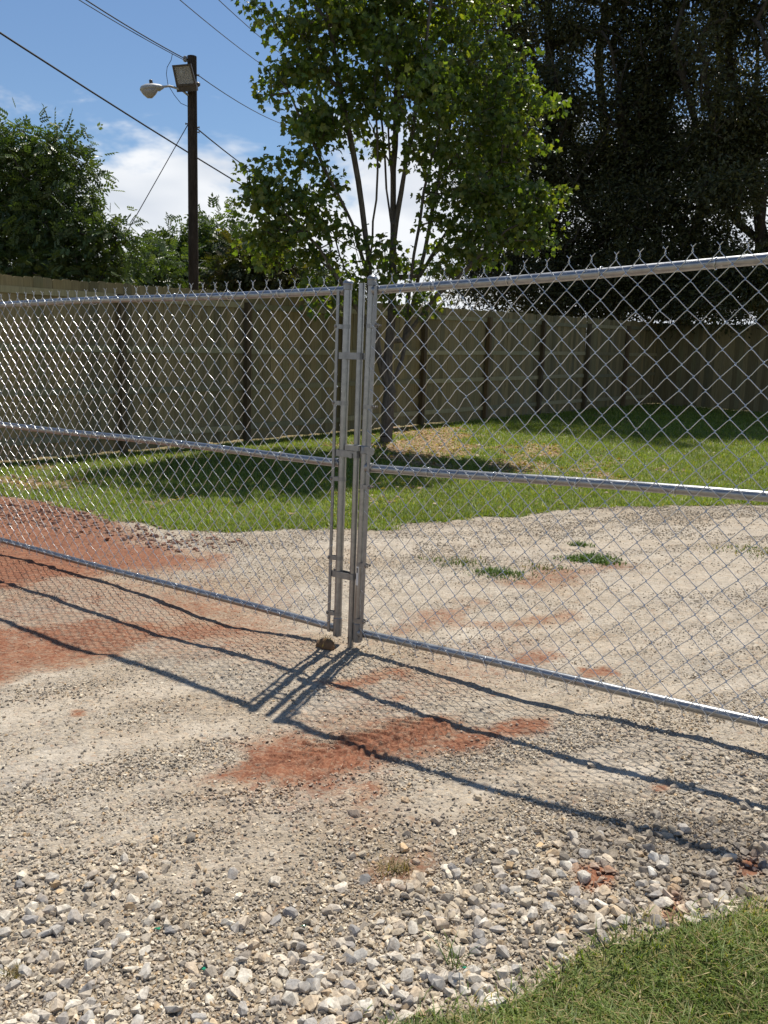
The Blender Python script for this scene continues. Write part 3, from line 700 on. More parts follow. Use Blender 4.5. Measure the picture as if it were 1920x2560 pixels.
# ------------------------------------------------------------------ utility pole, lamps and wires
PY = 18.0
pt, pm = at(480, 141, PY), at(484, 720, PY)
zg = hz(pm[0], PY); pb = pm + (pm - pt) / (pt[2] - pm[2]) * (pm[2] - zg + .4)
root = tag(empty('utility_pole', (pb[0], pb[1], zg)), 'tall dark creosoted wooden pole rising behind the board fence', 'pole')
MB().tube([pb + (pt - pb) * q for q in np.linspace(0, 1, 9)], list(np.linspace(.108, .091, 9)), 20).build('shaft', M_CREO, root, True, 50)
def pp_(z): return pb + (pt - pb) * ((z - pb[2]) / (pt[2] - pb[2]))
cl = at(463, 148, PY - .02)
ins = MB().tube([pp_(cl[2]) , cl], .022, 8); ins.build('bracket', M_BRONZE, root)
MB().lathe(cl - Z3 * .05, Z3, [(.02, 0), (.045, .015), (.03, .035), (.048, .055), (.03, .075), (.04, .095), (.015, .11)], 12).build('insulator', M_PORC, root, True)
for y, sd in ((188, 1), (212, 1), (310, -1), (318, 1), (330, 1)):
    c0 = at(481, y, PY); c0 = pp_(c0[2]); dx_ = AX_R * [1, 1, 0] * sd
    MB().tube([c0, c0 + dx_ * .135], .012, 8).lathe(c0 + dx_ * .125, dx_, [(.022, 0), (.022, .014)], 6).build('through_bolt', M_RUSTY, root)
# flood light: four-sided tapered housing with a framed glass front
def quad_px(pts, Y): return [at(x, y, Y) for x, y in pts]
fl_f = [at(430, 163, PY - .42), at(477, 159, PY - .42), at(491, 213, PY - .30), at(441, 216, PY - .30)]
ctr = sum(fl_f) / 4; nrm = np.cross(fl_f[1] - fl_f[0], fl_f[3] - fl_f[0]); nrm /= np.linalg.norm(nrm)
if nrm @ (EYE - ctr) < 0: nrm = -nrm
rt = tag(empty('flood_light', ctr - nrm * .2), 'square bronze flood light mounted high on the wooden pole', 'flood light')
bk = [ctr + (q - ctr) * .62 - nrm * .24 for q in fl_f]; md = [q - nrm * .05 for q in fl_f]
hb = MB(); V = [*fl_f, *md, *bk]
hb.add(V, [(4, 5, 1, 0), (5, 6, 2, 1), (6, 7, 3, 2), (7, 4, 0, 3), (8, 9, 5, 4), (9, 10, 6, 5), (10, 11, 7, 6), (11, 8, 4, 7), (11, 10, 9, 8)])
hb.build('housing', M_BRONZE, rt)
inn = [ctr + (q - ctr) * .80 for q in fl_f]; inb = [q - nrm * .012 for q in inn]; refl = [ctr + (q - ctr) * .45 - nrm * .16 for q in fl_f]
fr = MB(); fo = [q + nrm * .014 for q in fl_f]; fi = [q + nrm * .014 for q in inn]
fr.add([*fl_f, *fo, *fi, *inb], [(i, (i + 1) % 4, 4 + (i + 1) % 4, 4 + i) for i in range(4)] + [(4 + i, 4 + (i + 1) % 4, 8 + (i + 1) % 4, 8 + i) for i in range(4)] + [(8 + i, 8 + (i + 1) % 4, 12 + (i + 1) % 4, 12 + i) for i in range(4)])
fr.build('door_frame', M_BRONZE, rt)
MB().add([*[q - nrm * .006 for q in inn], *refl], [(i, (i + 1) % 4, 4 + (i + 1) % 4, 4 + i) for i in range(4)] + [(4, 5, 6, 7)]).build('reflector', M_REFL, rt)
g2 = [q + nrm * .004 for q in inn]; g3 = [q - nrm * .002 for q in inn]
MB().add([*g2, *g3], [(0, 1, 2, 3), (7, 6, 5, 4)] + [(i, 4 + i, 4 + (i + 1) % 4, (i + 1) % 4) for i in range(4)]).build('glass', M_LENS, rt)
bx = at(452, 183, PY - .36) - nrm * .07
MB().lathe(bx - Z3 * .06, Z3, [(.012, 0), (.04, .02), (.045, .09), (.03, .13), (.012, .15)], 10).build('bulb', M_STICK, rt, True)
low = [fl_f[3], fl_f[2]]; bt = [q + np.array([0, .02, -.10]) - nrm * .02 for q in low]
MB().add([low[0], low[1], bt[1], bt[0], *[q - nrm * .16 for q in (low[0], low[1], bt[1], bt[0])]], [(3, 2, 1, 0), (4, 5, 6, 7), (0, 1, 5, 4), (2, 3, 7, 6), (1, 2, 6, 5), (3, 0, 4, 7)]).build('ballast_box', M_BRONZE, rt)
MB().tube([ctr - nrm * .2, pp_(ctr[2] - .12)], .028, 10).build('mounting_arm', M_BRONZE, rt)
yk = at(494, 211, PY - .1); MB().lathe(yk, AX_R, [(.03, -.05), (.045, -.02), (.045, .02), (.02, .05)], 10).build('knuckle', M_RUSTY, rt, True)
# street light on a curved arm
rt = tag(empty('street_light', at(468, 236, PY)), 'grey street light with a domed lens on a short curved arm', 'street light')
arm = [at(*q, PY - .1 - .1 * i) for i, q in enumerate(((470, 238), (458, 228), (440, 220), (424, 215), (408, 217)))]
MB().tube(arm, .021, 10).build('arm', M_LGREY, rt, True)
hx = at(406, 218, PY - .5); he = at(350, 224, PY - .62); ax = he - hx; hl_ = np.linalg.norm(ax); ax /= hl_; sd = np.cross(ax, Z3); sd /= np.linalg.norm(sd); up = np.cross(sd, ax)
if up[2] < 0: up = -up
def loft(prof, n=14, half=None):
    """prof: (t, halfwidth, up height, down height)"""
    V = []
    for t, w_, hu, hd in prof:
        c0 = hx + ax * hl_ * t
        for j in range(n):
            an = 2 * math.pi * j / n; ss, cc = math.sin(an), math.cos(an)
            V.append(c0 + sd * w_ * cc + up * (hu * ss if ss > 0 else hd * ss))
    k = len(prof); Fs = [(i * n + j, i * n + (j + 1) % n, (i + 1) * n + (j + 1) % n, (i + 1) * n + j) for i in range(k - 1) for j in range(n)]
    return V, Fs + [tuple(range(n))[::-1], tuple((k - 1) * n + j for j in range(n))]
MB().add(*loft([(-.04, .03, .03, .03), (.06, .05, .045, .045), (.14, .075, .06, .065), (.4, .12, .085, .05), (.7, .135, .085, .045), (.92, .10, .06, .045), (1.0, .04, .02, .02)])).build('head', M_LGREY, rt, True)
MB().add(*loft([(.22, .06, .0, .06), (.36, .10, .0, .12), (.55, .118, .0, .175), (.75, .115, .0, .165), (.9, .08, .0, .10), (.97, .04, .0, .05)])).build('lens', M_MILKY, rt, True)
MB().lathe(hx + ax * hl_ * .45 + up * .075, up, [(.034, 0), (.034, .06), (.028, .075)], 12).build('photocell', M_BRONZE, rt, True)
lead = [at(431, 135, PY - .2), at(428, 150, PY - .25), at(418, 168, PY - .3), at(416, 185, PY - .3), at(420, 212, PY - .3), at(436, 238, PY - .2), at(452, 258, PY - .1), at(470, 266, PY - .02)]
MB().tube(lead, .006, 5).build('lead_wire', M_CABLE, rt)
# overhead lines
def cable(name, label, a, b_, r, e0=1.0, e1=2.0, sag=.0, n=17):
    P1, P2 = at(*a), at(*b_); d3 = P2 - P1; pts = []
    for q in np.linspace(-e0, 1 + e1, n):
        pts.append(P1 + d3 * q + Z3 * sag * (q * (q - 1)))
    return tag(MB().tube(pts, r, 6).build(name, M_CABLE), label, 'cable')
cable('overhead_cable', 'thick black cable crossing low behind the wooden pole', (0, 82, 15), (610, 466, 24.5), .017, .8, 1.6, .12)
cable('overhead_cable', 'upper of the two thin wires running up from the pole top', (215, 0, 14), (463, 147, PY), .010, 1.2, 0, .1)
cable('overhead_cable', 'lower of the two thin wires running up from the pole top', (198, 0, 14), (476, 158, PY), .007, 1.2, 0, .1)
cable('overhead_cable', 'thin wire leaving the pole behind the flood light towards the maple', (484, 180, PY), (625, 272, 23), .009, 0, 3, .1)
cable('overhead_cable', 'thin high wire passing into the maple above the flood light', (450, 0, 20), (622, 138, 27), .010, .8, 1.6, .08)
cable('overhead_cable', 'highest thin wire cutting the blue sky beside the maple crown', (547, 0, 22), (676, 114, 29), .010, .8, 1.6, .08)
cable('overhead_cable', 'twisted service cable with splices leaving the pole below the lamps', (486, 316, PY), (650, 443, 23.5), .013, 0, 2, .1)
g1 = at(470, 311, PY); g2 = at(275, 655, 16.4); gd = g2 - g1; zz = hz(g2[0], g2[1]); g3 = g1 + gd * ((zz - .1 - g1[2]) / gd[2])
tag(MB().tube([g1, g2, g3], .008, 6).build('guy_wire', M_CABLE), 'thin guy wire slanting down from the wooden pole', 'cable')
# ------------------------------------------------------------------ foliage helpers
def unit(v): return v / (np.linalg.norm(v, axis=-1, keepdims=True) + 1e-12)
def scatter(tmpl, tris, P, Y_, Nn, S, Cc):
    """copies of a template (x width, y length, z normal) at P with length axis Y_ and normal Nn"""
    Y_ = unit(Y_); X_ = unit(np.cross(Y_, Nn)); N2 = np.cross(X_, Y_); tm = np.asarray(tmpl, float); k = len(tm); n = len(P)
    S = np.asarray(S, float).reshape(n, -1); S = np.repeat(S, 3, 1) if S.shape[1] == 1 else S
    V = P[:, None, :] + tm[None, :, :1] * (X_ * S[:, :1])[:, None, :] + tm[None, :, 1:2] * (Y_ * S[:, 1:2])[:, None, :] + tm[None, :, 2:] * (N2 * S[:, 2:])[:, None, :]
    Fs = (np.asarray(tris)[None] + (np.arange(n) * k)[:, None, None]).reshape(-1, 3)
    return V.reshape(-1, 3), Fs, np.repeat(Cc, k, 0)
MAPLE_T = [(0, .30, .08), (0, .0, 0), (.20, .02, .0), (.42, .06, -.08), (.38, .26, -.02), (.50, .50, -.12), (.27, .52, .02), (0, .88, -.14), (-.25, .50, .02), (-.52, .46, -.10), (-.37, .25, -.02), (-.44, .04, -.06), (-.18, .03, .0)]
MAPLE_F = [(0, i, i + 1) for i in range(1, 12)] + [(0, 12, 1)]
DIA_T = [(0, 0, 0), (.5, .45, .06), (0, 1, -.05), (-.5, .45, .06)]; DIA_F = [(0, 1, 2), (0, 2, 3)]
# a compound leaf: nine leaflets on a stalk
FR_T, FR_F = [], []
for q_ in range(5):
    for sg_ in ((-1, 1) if q_ < 4 else (0,)):
        y0 = .22 + q_ * .17; L_ = .34; an_ = sg_ * 1.0; dx0, dy0 = math.sin(an_), math.cos(an_); wx, wy = dy0 * .085, -dx0 * .085; b0 = len(FR_T)
        FR_T += [(0, y0, 0), (dx0 * L_ * .45 + wx, y0 + dy0 * L_ * .45 + wy, .02), (dx0 * L_, y0 + dy0 * L_, -.06), (dx0 * L_ * .45 - wx, y0 + dy0 * L_ * .45 - wy, .02)]
        FR_F += [(b0, b0 + 1, b0 + 2), (b0, b0 + 2, b0 + 3)]
def blobs(ells, n, r_, shell=.55, seed=0):
    """cluster centres in ellipsoids given by pixel centre/half-size and distance"""
    w = np.array([e[2] * e[3] * (e[5] if len(e) > 5 else 1) for e in ells], float); w /= w.sum(); out = []
    for e, c in zip(ells, r_.multinomial(n, w)):
        cx, cy, rx, ry, Yd = e[:5]; C_ = at(cx, cy, Yd); sc = Yd / F
        v = unit(r_.normal(size=(c, 3))) * (shell + (1 - shell) * r_.random((c, 1))) ** .6
        out.append(C_ + v * np.array([rx * sc, (rx + ry) * .5 * sc * .9, ry * sc]))
    return np.concatenate(out)
def grow(stems, clus, r_tip, seed, expo=.46, trunk_r=.1):
    r_ = np.random.default_rng(seed); N = []; par = []
    for st in stems:
        st = [np.array(q, float) for q in st]; pts = []
        for a, b_ in zip(st[:-1], st[1:]):
            n = max(2, int(np.linalg.norm(b_ - a) / .35))
            pts += [a + (b_ - a) * i / n for i in range(n)]
        pts.append(st[-1])
        pr = -1 if not N else int(np.argmin([np.linalg.norm(q - pts[0]) for q in N]))
        for i, q in enumerate(pts):
            N.append(q + (r_.normal(0, .012, 3) if i else 0)); par.append(pr); pr = len(N) - 1
    A = np.array(N); cnt_tip = []
    dd = np.array([np.min(np.linalg.norm(A - c, axis=1)) for c in clus]); order = np.argsort(dd)
    cap = len(A) + 5 * len(clus) + 8; buf = np.zeros((cap, 3)); buf[:len(A)] = A; n = len(A); tips = []
    for ci in order:
        c = clus[ci]; dv = buf[:n] - c; ds = np.linalg.norm(dv, axis=1); cost = ds + 1.1 * np.maximum(0, dv[:, 2] + .35 * ds)
        j = int(np.argmin(cost)); s_ = buf[j].copy(); L = ds[j]; k = int(np.clip(L / .3, 1, 4)); pr = j
        for i in range(1, k + 1):
            t = i / k; q = s_ + (c - s_) * t; q[2] += .12 * L * math.sin(math.pi * t) * (1 if c[2] > s_[2] else -.2)
            if i < k: q += r_.normal(0, .03 * min(L, 1), 3)
            buf[n] = q; par.append(pr); pr = n; n += 1
        tips.append(pr)
    par = np.array(par); cnt = np.zeros(n); cnt[tips] = 1
    for i in range(n - 1, -1, -1):
        if par[i] >= 0: cnt[par[i]] += cnt[i]
    rad = r_tip * np.maximum(cnt, 1) ** expo; rad *= min(1.0, 9) ; rad = rad * (trunk_r / rad[0]) ** np.clip((rad - r_tip) / (rad[0] - r_tip + 1e-9), 0, 1)
    idx = np.where(par >= 0)[0]; a, b_ = buf[par[idx]], buf[idx]; ra, rb = rad[par[idx]], rad[idx]; ra = np.minimum(ra, rb * 1.5 + .004)
    big = ra > .03; V, Fs, off = [], [], 0
    for mk, ns in ((big, 10), (~big, 4)):
        if not mk.any(): continue
        A_, B_, r1, r2 = a[mk], b_[mk], ra[mk], rb[mk]; t = unit(B_ - A_); ref = np.where(np.abs(t[:, 2:]) < .9, [[0, 0, 1.0]], [[1.0, 0, 0]]); u = unit(np.cross(t, ref)); w = np.cross(t, u)
        an = 2 * math.pi * np.arange(ns) / ns; ring = np.cos(an)[None, :, None] * u[:, None] + np.sin(an)[None, :, None] * w[:, None]
        vv = np.concatenate([A_[:, None] - t[:, None] * .01 + ring * r1[:, None, None], B_[:, None] + ring * r2[:, None, None]], 1); m_ = len(A_)
        base = off + np.arange(m_)[:, None] * 2 * ns; jj = np.arange(ns)[None]; j2 = (jj + 1) % ns
        Fs.append(np.stack([base + jj, base + j2, base + ns + j2, base + ns + jj], -1).reshape(-1, 4)); V.append(vv.reshape(-1, 3)); off += m_ * 2 * ns
    return np.concatenate(V), np.concatenate(Fs)
def tree(name, label, cat, stems, clus, per, spread, tm, tf, size, colors, mat, bark, seed, trunk_r, r_tip=.006, droop=.35, group=None, flat=.6, up=.6):
    r_ = np.random.default_rng(seed); b0 = stems[0][0]
    root = tag(empty(name, tuple(b0)), label, cat, group)
    V, Fq = grow(stems, clus, r_tip, seed, trunk_r=trunk_r)
    link('trunk', np_mesh('trunk', V, Fq), bark, root, True)
    n = len(clus) * per; ce = np.repeat(clus, per, 0)
    P = ce + r_.normal(size=(n, 3)) * spread * np.array([1, 1, flat])
    outw = unit(P - ce + r_.normal(0, .05, (n, 3))); outw[:, 2] -= droop; Yv = unit(outw + r_.normal(0, .45, (n, 3)))
    Nv = unit(np.array([0, 0, up]) + r_.normal(0, .55, (n, 3)))
    cc = np.asarray(colors)[r_.choice(len(colors), n, p=None)] * r_.uniform(.7, 1.25, (n, 1)); cl = r_.uniform(.8, 1.2, (len(clus), 1)); cc = cc * np.repeat(cl, per, 0)
    sz = size * r_.uniform(.65, 1.25, (n, 1))
    if tm is DIA_T: sz = np.concatenate([sz * .46, sz, sz], 1)
    V, Fs, Cv = scatter(tm, tf, P, Yv, Nv, sz, cc)
    o = link('crown', np_mesh('crown', V, Fs, Cv), mat, root)
    o['kind'] = 'stuff'
    return root
# ------------------------------------------------------------------ maple on the lawn
MY = 15.3
mb0 = gnd(966, 1106, .16); MY = float(mb0[1]); mz = hz(mb0[0], mb0[1])
mp = lambda x, y, dy=0.0: at(x, y, MY + dy)
base = np.array([mb0[0], mb0[1], mz - .1])
stems = [[base, mp(968, 1060), mp(972, 980), mp(972, 900), mp(978, 800), mp(984, 640, .1), mp(985, 480, .1), mp(990, 300, .2), mp(1000, 120, .2), mp(1010, -120, .3), mp(1020, -330, .3)],
 [mp(972, 975), mp(948, 880, -.1), mp(930, 780, -.2), mp(922, 640, -.3), mp(905, 520, -.4), mp(880, 380, -.5), mp(850, 220, -.6), mp(820, 60, -.6), mp(800, -120, -.6)],
 [mp(974, 985), mp(1003, 900, .2), mp(1015, 830, .3), mp(1045, 700, .5), mp(1075, 560, .6), mp(1110, 380, .8), mp(1150, 180, 1.0), mp(1170, -60, 1.0)],
 [mp(984, 620), mp(1004, 480, -.3), mp(1030, 330, -.5), mp(1060, 150, -.6), mp(1080, -60, -.6)], [mp(984, 600), mp(966, 470, .4), mp(955, 330, .7), mp(940, 160, .9), mp(930, -60, 1.0)],
 [mp(925, 700), mp(880, 560, -.6), mp(820, 440, -.9), mp(770, 330, -1.0), mp(720, 230, -1.0)], [mp(945, 870), mp(870, 730, -.8), mp(800, 620, -1.1), mp(720, 540, -1.2), mp(650, 500, -1.2)],
 [mp(1010, 850), mp(1090, 740, -.4), mp(1180, 660, -.7), mp(1270, 580, -.8), mp(1370, 520, -.9)], [mp(1050, 690), mp(1130, 560, .2), mp(1230, 420, .2), mp(1320, 330, .2)],
 [mp(984, 560), mp(1012, 420, .3), mp(1040, 270, .5), mp(1065, 120, .6)], [mp(925, 650), mp(940, 500, -.6), mp(945, 350, -.7), mp(935, 200, -.8)], [mp(985, 520), mp(975, 400, -.4), mp(972, 280, -.5), mp(965, 140, -.6)], [mp(1010, 840), mp(1035, 640, -.3), mp(1060, 480, -.4), mp(1100, 330, -.5)], [mp(935, 800), mp(895, 640, .4), mp(850, 500, .5), mp(800, 380, .5)], [mp(945, 860), mp(900, 760, -.4), mp(850, 640, -.6), mp(820, 540, -.6)]]
mcl = blobs([(960, -330, 260, 200, MY, .8), (830, -130, 250, 190, MY - .5, .8), (1120, -130, 250, 210, MY + .6, .8),
  (760, 70, 120, 100, MY - .6), (860, 110, 150, 130, MY - .3), (1000, 90, 170, 130, MY), (1120, 140, 170, 150, MY + .5), (1010, 190, 120, 110, MY - 1.0, .7),
  (745, 220, 105, 95, MY - .8), (830, 260, 100, 80, MY - .8), (1180, 300, 150, 130, MY + .2), (1290, 310, 105, 120, MY, .9), (1090, 330, 100, 110, MY - .7, .8),
  (770, 330, 90, 60, MY - .9), (720, 430, 80, 55, MY - 1.1), (700, 520, 105, 70, MY - 1.1), (660, 490, 60, 50, MY - 1.2, .8), (800, 480, 75, 60, MY - .7, .6), (790, 590, 100, 75, MY - 1), (690, 610, 90, 60, MY - 1),
  (1150, 500, 110, 90, MY - .4), (1260, 520, 120, 70, MY - .6), (1360, 500, 70, 45, MY - .8), (1220, 600, 110, 60, MY - .7), (1110, 620, 90, 70, MY - .3, .8), (1320, 570, 60, 50, MY - .8, .8),
  (930, 640, 90, 50, MY - .5, .35), (1020, 690, 100, 50, MY, .45), (870, 700, 100, 45, MY - .6, .5), (1040, 800, 50, 40, MY - .4, .35), (960, 420, 110, 60, MY, .10), (900, 330, 80, 60, MY, .5), (830, 735, 60, 30, MY - .4, .5), (930, 730, 60, 30, MY - .3, .5), (1060, 745, 60, 30, MY - .2, .5)], 600, rng, .35)
tree('maple_tree', 'multi-stemmed maple with bright lobed leaves standing on the lawn inside the fence', 'tree', stems, mcl, 38, .150, MAPLE_T, MAPLE_F, .116,
     [(.090, .135, .032), (.110, .155, .036), (.075, .115, .030), (.160, .180, .042)], M_MAPLE, M_BARK, 5, .115, .0055, droop=.75, up=.35)
# ------------------------------------------------------------------ dark oaks behind the fence corner
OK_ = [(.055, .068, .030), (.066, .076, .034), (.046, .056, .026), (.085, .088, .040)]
def oak(label, fx_, lean, ells, Y, seed, tr, n=520):
    r_ = np.random.default_rng(seed); rr = random.Random(seed); zb = hz(at(fx_, 760, Y)[0], Y); b0 = at(fx_, 760, Y); b0 = np.array([b0[0], Y, zb - .1])
    p = lambda x, y, dy=0: at(x, y, Y + dy)
    j = lambda a: rr.uniform(-a, a)
    stems = [[b0, p(fx_ + lean * .2, 720), p(fx_ + lean * .5 + j(12), 560), p(fx_ + lean + j(25), 380), p(fx_ + lean * 1.2 + j(40), 150), p(fx_ + lean, -120), p(fx_, -380)],
             [p(fx_ + lean * .5, 600 + j(50)), p(fx_ + lean + 60 + j(20), 490, -1), p(fx_ + lean + 130 + j(30), 330, -1.5), p(fx_ + 190, 120, -2)], [p(fx_ + lean * .4, 640 + j(40)), p(fx_ + lean - 60 + j(20), 520, -.6), p(fx_ - 120 + j(30), 380, -1), p(fx_ - 170, 160, -1.6)],
             [p(fx_ + lean * .8, 430), p(fx_ + 30, 300, -2), p(fx_ - 20, 100, -3)], [p(fx_, 700), p(fx_ + 60, 655 + j(20), -.8), p(fx_ + 150, 640 + j(20), -1.2)], [p(fx_, 690), p(fx_ - 70, 660 + j(20), -.8), p(fx_ - 140, 650, -1.2)]]
    cl = blobs(ells, int(n * 1.5), r_, .4)
    hole = fbm(cl[:, 0] * .55 + 40, cl[:, 2] * .62 + cl[:, 1] * .15, 57, 3); keep = (hole > .40) | (cl[:, 2] > 11.5) | ((cl[:, 2] < 5.2) & (r_.random(len(cl)) < .8)); cl = cl[keep]; r_.shuffle(cl); cl = cl[:n]
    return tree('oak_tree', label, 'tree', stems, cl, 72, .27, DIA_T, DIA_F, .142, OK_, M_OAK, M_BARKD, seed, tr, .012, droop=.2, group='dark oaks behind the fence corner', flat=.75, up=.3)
def oak_ells(x, Y, xo=0):
    """stacked crown masses, thick from just above the fence up out of sight"""
    rr = random.Random(int(x)); E_ = []
    for y, w_, n_, d_ in ((-470, 200, 2, .7), (-250, 240, 3, .9), (-60, 210, 3, 1.0), (110, 200, 3, 1.2), (260, 190, 4, 1.2), (390, 180, 4, 1.2), (500, 170, 4, 1.1), (600, 165, 4, 1.0), (680, 165, 5, 1.0), (745, 170, 5, 1.0)):
        for k in range(n_):
            px_ = x + (k - (n_ - 1) / 2) * w_ * 1.15 / max(1, n_ - 1) * (1 if n_ > 1 else 0) + rr.uniform(-25, 25)
            E_.append((px_, y + rr.uniform(-22, 22), w_ * .48, 78 if y < 450 else 52, Y + rr.uniform(-2.0, .6), d_))
    return E_
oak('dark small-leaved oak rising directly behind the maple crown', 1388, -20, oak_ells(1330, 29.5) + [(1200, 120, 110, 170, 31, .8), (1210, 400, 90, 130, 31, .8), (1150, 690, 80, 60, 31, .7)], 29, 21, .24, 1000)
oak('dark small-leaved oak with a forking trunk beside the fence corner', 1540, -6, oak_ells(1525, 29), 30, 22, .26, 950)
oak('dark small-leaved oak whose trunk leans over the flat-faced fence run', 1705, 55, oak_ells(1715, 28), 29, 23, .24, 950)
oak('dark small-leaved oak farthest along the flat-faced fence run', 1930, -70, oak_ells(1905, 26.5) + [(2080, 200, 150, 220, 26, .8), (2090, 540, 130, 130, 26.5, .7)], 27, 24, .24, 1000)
# ------------------------------------------------------------------ trees behind the long fence
PC = [(.070, .108, .030), (.085, .125, .034), (.058, .092, .028), (.105, .138, .038)]
def pecan(name, label, fx_, Y, ells, n, per, size, seed, tr, colors=PC, spread=.26):
    r_ = np.random.default_rng(seed); b0 = at(fx_, 760, Y); zb = hz(b0[0], Y); b0 = np.array([b0[0], Y, zb - .1]); cx = np.mean([e[0] for e in ells]); cy_ = min(e[1] for e in ells)
    stems = [[b0, at(fx_, 730, Y), at((fx_ + cx) / 2, (700 + cy_) / 2 + 60, Y), at(cx, cy_ + 20, Y)]]
    for e in ells: stems.append([at(fx_ + (cx - fx_) * .3, 690 - .25 * (690 - e[1]), Y), at((fx_ + e[0]) / 2, (e[1] + 640) / 2, Y), at(e[0], e[1] + e[3] * .3, e[4])])
    return tree(name, label, 'tree', stems, blobs(ells, n, r_, .4), per, spread, FR_T, FR_F, size, colors, M_PECAN, M_BARKD, seed, tr, .008, droop=.5, group='trees beyond the long fence', up=.5, flat=.7)
pecan('pecan_tree', 'large feathery pecan tree whose crown bulges over the fence away from the pole', 40, 17.5, [(-30, 380, 60, 80, 17.5), (80, 345, 34, 45, 17.2, 1.2), (40, 420, 60, 60, 17.2), (150, 375, 26, 32, 17.2, 1.2), (115, 440, 60, 50, 17.0), (30, 540, 100, 70, 17.4), (205, 425, 26, 30, 17, 1.1), (185, 500, 50, 40, 16.8), (130, 570, 80, 55, 16.9), (255, 540, 34, 26, 16.7, 1.0), (225, 585, 50, 34, 16.6), (295, 592, 28, 20, 16.6, .9), (60, 640, 120, 60, 17), (200, 655, 80, 40, 16.6), (270, 690, 40, 30, 16.5), (110, 715, 150, 35, 16.6), (-150, 500, 120, 170, 17.5, .6)], 420, 15, .25, 31, .15, spread=.20)
pecan('background_tree', 'loose pale green tree just behind the wooden pole', 470, 30, [(535, 590, 45, 40, 30), (500, 640, 75, 55, 30), (590, 650, 60, 50, 30), (430, 660, 50, 50, 29.5, .9), (500, 710, 110, 50, 29.5), (600, 715, 60, 40, 29.5)], 230, 17, .42, 32, .14, spread=.4)
pecan('background_tree', 'low wispy tree between the big pecan and the wooden pole', 360, 26, [(360, 690, 45, 45, 26), (340, 720, 50, 30, 26), (400, 700, 35, 45, 26), (380, 660, 20, 20, 26, .5)], 60, 15, .36, 33, .09, spread=.33)
pecan('background_tree', 'brownish green tree low between the pole and the maple', 660, 27, [(650, 640, 55, 45, 27), (620, 690, 70, 55, 27), (700, 700, 70, 50, 26.5), (770, 730, 70, 35, 26.5, .8), (840, 745, 50, 25, 26.5, .6)], 170, 17, .38, 34, .11, colors=[(.075, .075, .022), (.060, .075, .022), (.095, .078, .024), (.05, .07, .02)], spread=.36)
# ------------------------------------------------------------------ gravel
import bmesh
def rock(npt, seed, flat=.7, jit=.28):
    r_ = np.random.default_rng(seed); v = unit(r_.normal(size=(npt, 3))); v *= 1 + r_.uniform(-jit, jit, (npt, 1))
    v = np.sign(v) * np.abs(v) ** .8; v *= np.array([1, r_.uniform(.55, .92), r_.uniform(.35, .75) * flat / .7]) * .5
    bm = bmesh.new()
    for q in v: bm.verts.new(q)
    res = bmesh.ops.convex_hull(bm, input=bm.verts)
    bmesh.ops.delete(bm, geom=[g for g in res['geom_interior'] if isinstance(g, bmesh.types.BMVert)], context='VERTS')
    bmesh.ops.recalc_face_normals(bm, faces=bm.faces); bm.verts.ensure_lookup_table()
    bm.verts.index_update(); V = np.array([q.co[:] for q in bm.verts]); T_ = np.array([[q.index for q in f.verts] for f in bm.faces]); bm.free()
    return V, T_
def proj(P):
    q = P - EYE; w = q @ AX_F; return 960 + F * (q @ AX_R) / w, 1280 - F * (q @ AX_U) / w
PAL = np.array([.97, .945, .90]) * np.array([(.64, .54, .40), (.72, .63, .49), (.54, .46, .35), (.44, .39, .32), (.32, .29, .25), (.78, .71, .59), (.62, .45, .27), (.57, .50, .41), (.20, .18, .16)])
PALP = np.array([.18, .17, .14, .13, .09, .12, .07, .07, .03]); PALP /= PALP.sum()
def sample(n, x0, x1, y0, y1, wfn, r_):
    out = []; got = 0
    for _ in range(60):
        X = r_.uniform(x0 * 1.25, x1 * 1.25, n * 3); Y = y0 + (y1 - y0) * r_.random(n * 3) ** 1.15
        px_, py_ = proj(np.stack([X, Y, 0 * X], 1)); k = (px_ > -520) & (px_ < 2450) & (py_ < 3000)
        ins_ = ((px_ > -40) & (px_ < 1960) & (py_ < 2620))[k]; X, Y = X[k], Y[k]; w = wfn(X, Y) * np.where(ins_, 1, .3); k = r_.random(len(X)) < w; out.append(np.stack([X[k], Y[k]], 1)); got += k.sum()
        if got >= n: break
    return np.concatenate(out)[:n]
def d_ver(X, Y): return sdf(VERGE, X, Y) + (fbm(X * 3.1, Y * 3.1, 21, 5) - .5) * .25
def d_law(X, Y): return sdf(LAWN, X, Y) + (fbm(X * 3.1, Y * 3.1, 21, 5) - .5) * .55
GREY = [poly_g(q) for q in ([(1020,1368),(1140,1352),(1160,1385),(1030,1394)], [(1320,1340),(1400,1324),(1490,1328),(1400,1352)], [(1560,1590),(1760,1560),(1800,1600),(1600,1640)], [(1180,1590),(1300,1560),(1330,1600),(1200,1640)], [(1700,1490),(1920,1470),(1920,1500),(1720,1520)], [(500,1345),(700,1350),(800,1372),(600,1370)])]
def grey_patch(X, Y):
    w = fbm(X * 5, Y * 5, 39, 4) - .5; g_ = np.zeros(X.shape)
    for q in GREY: g_ = np.maximum(g_, sstep(.12, -.12, sdf(q, X, Y) + w * .6))
    return g_
HEAP = poly_g([(1480,2080),(1650,2050),(1930,2100),(1930,2210),(1700,2200),(1500,2150)], .07)
def w_big(X, Y):
    dv = d_ver(X, Y); c, d = masks(X, Y); n1 = fbm(X * 2.6, Y * 2.6, 61, 4)
    w = np.exp(-(np.maximum(dv, 0) / .42) ** 2) * 1.0 + .45 * sstep(2.5, 2.0, Y) + .9 * sstep(.08, -.08, sdf(HEAP, X, Y))
    return np.where(dv < -.015, 0, w * (1 - .8 * c) * (.25 + 1.3 * sstep(.4, .62, n1)))
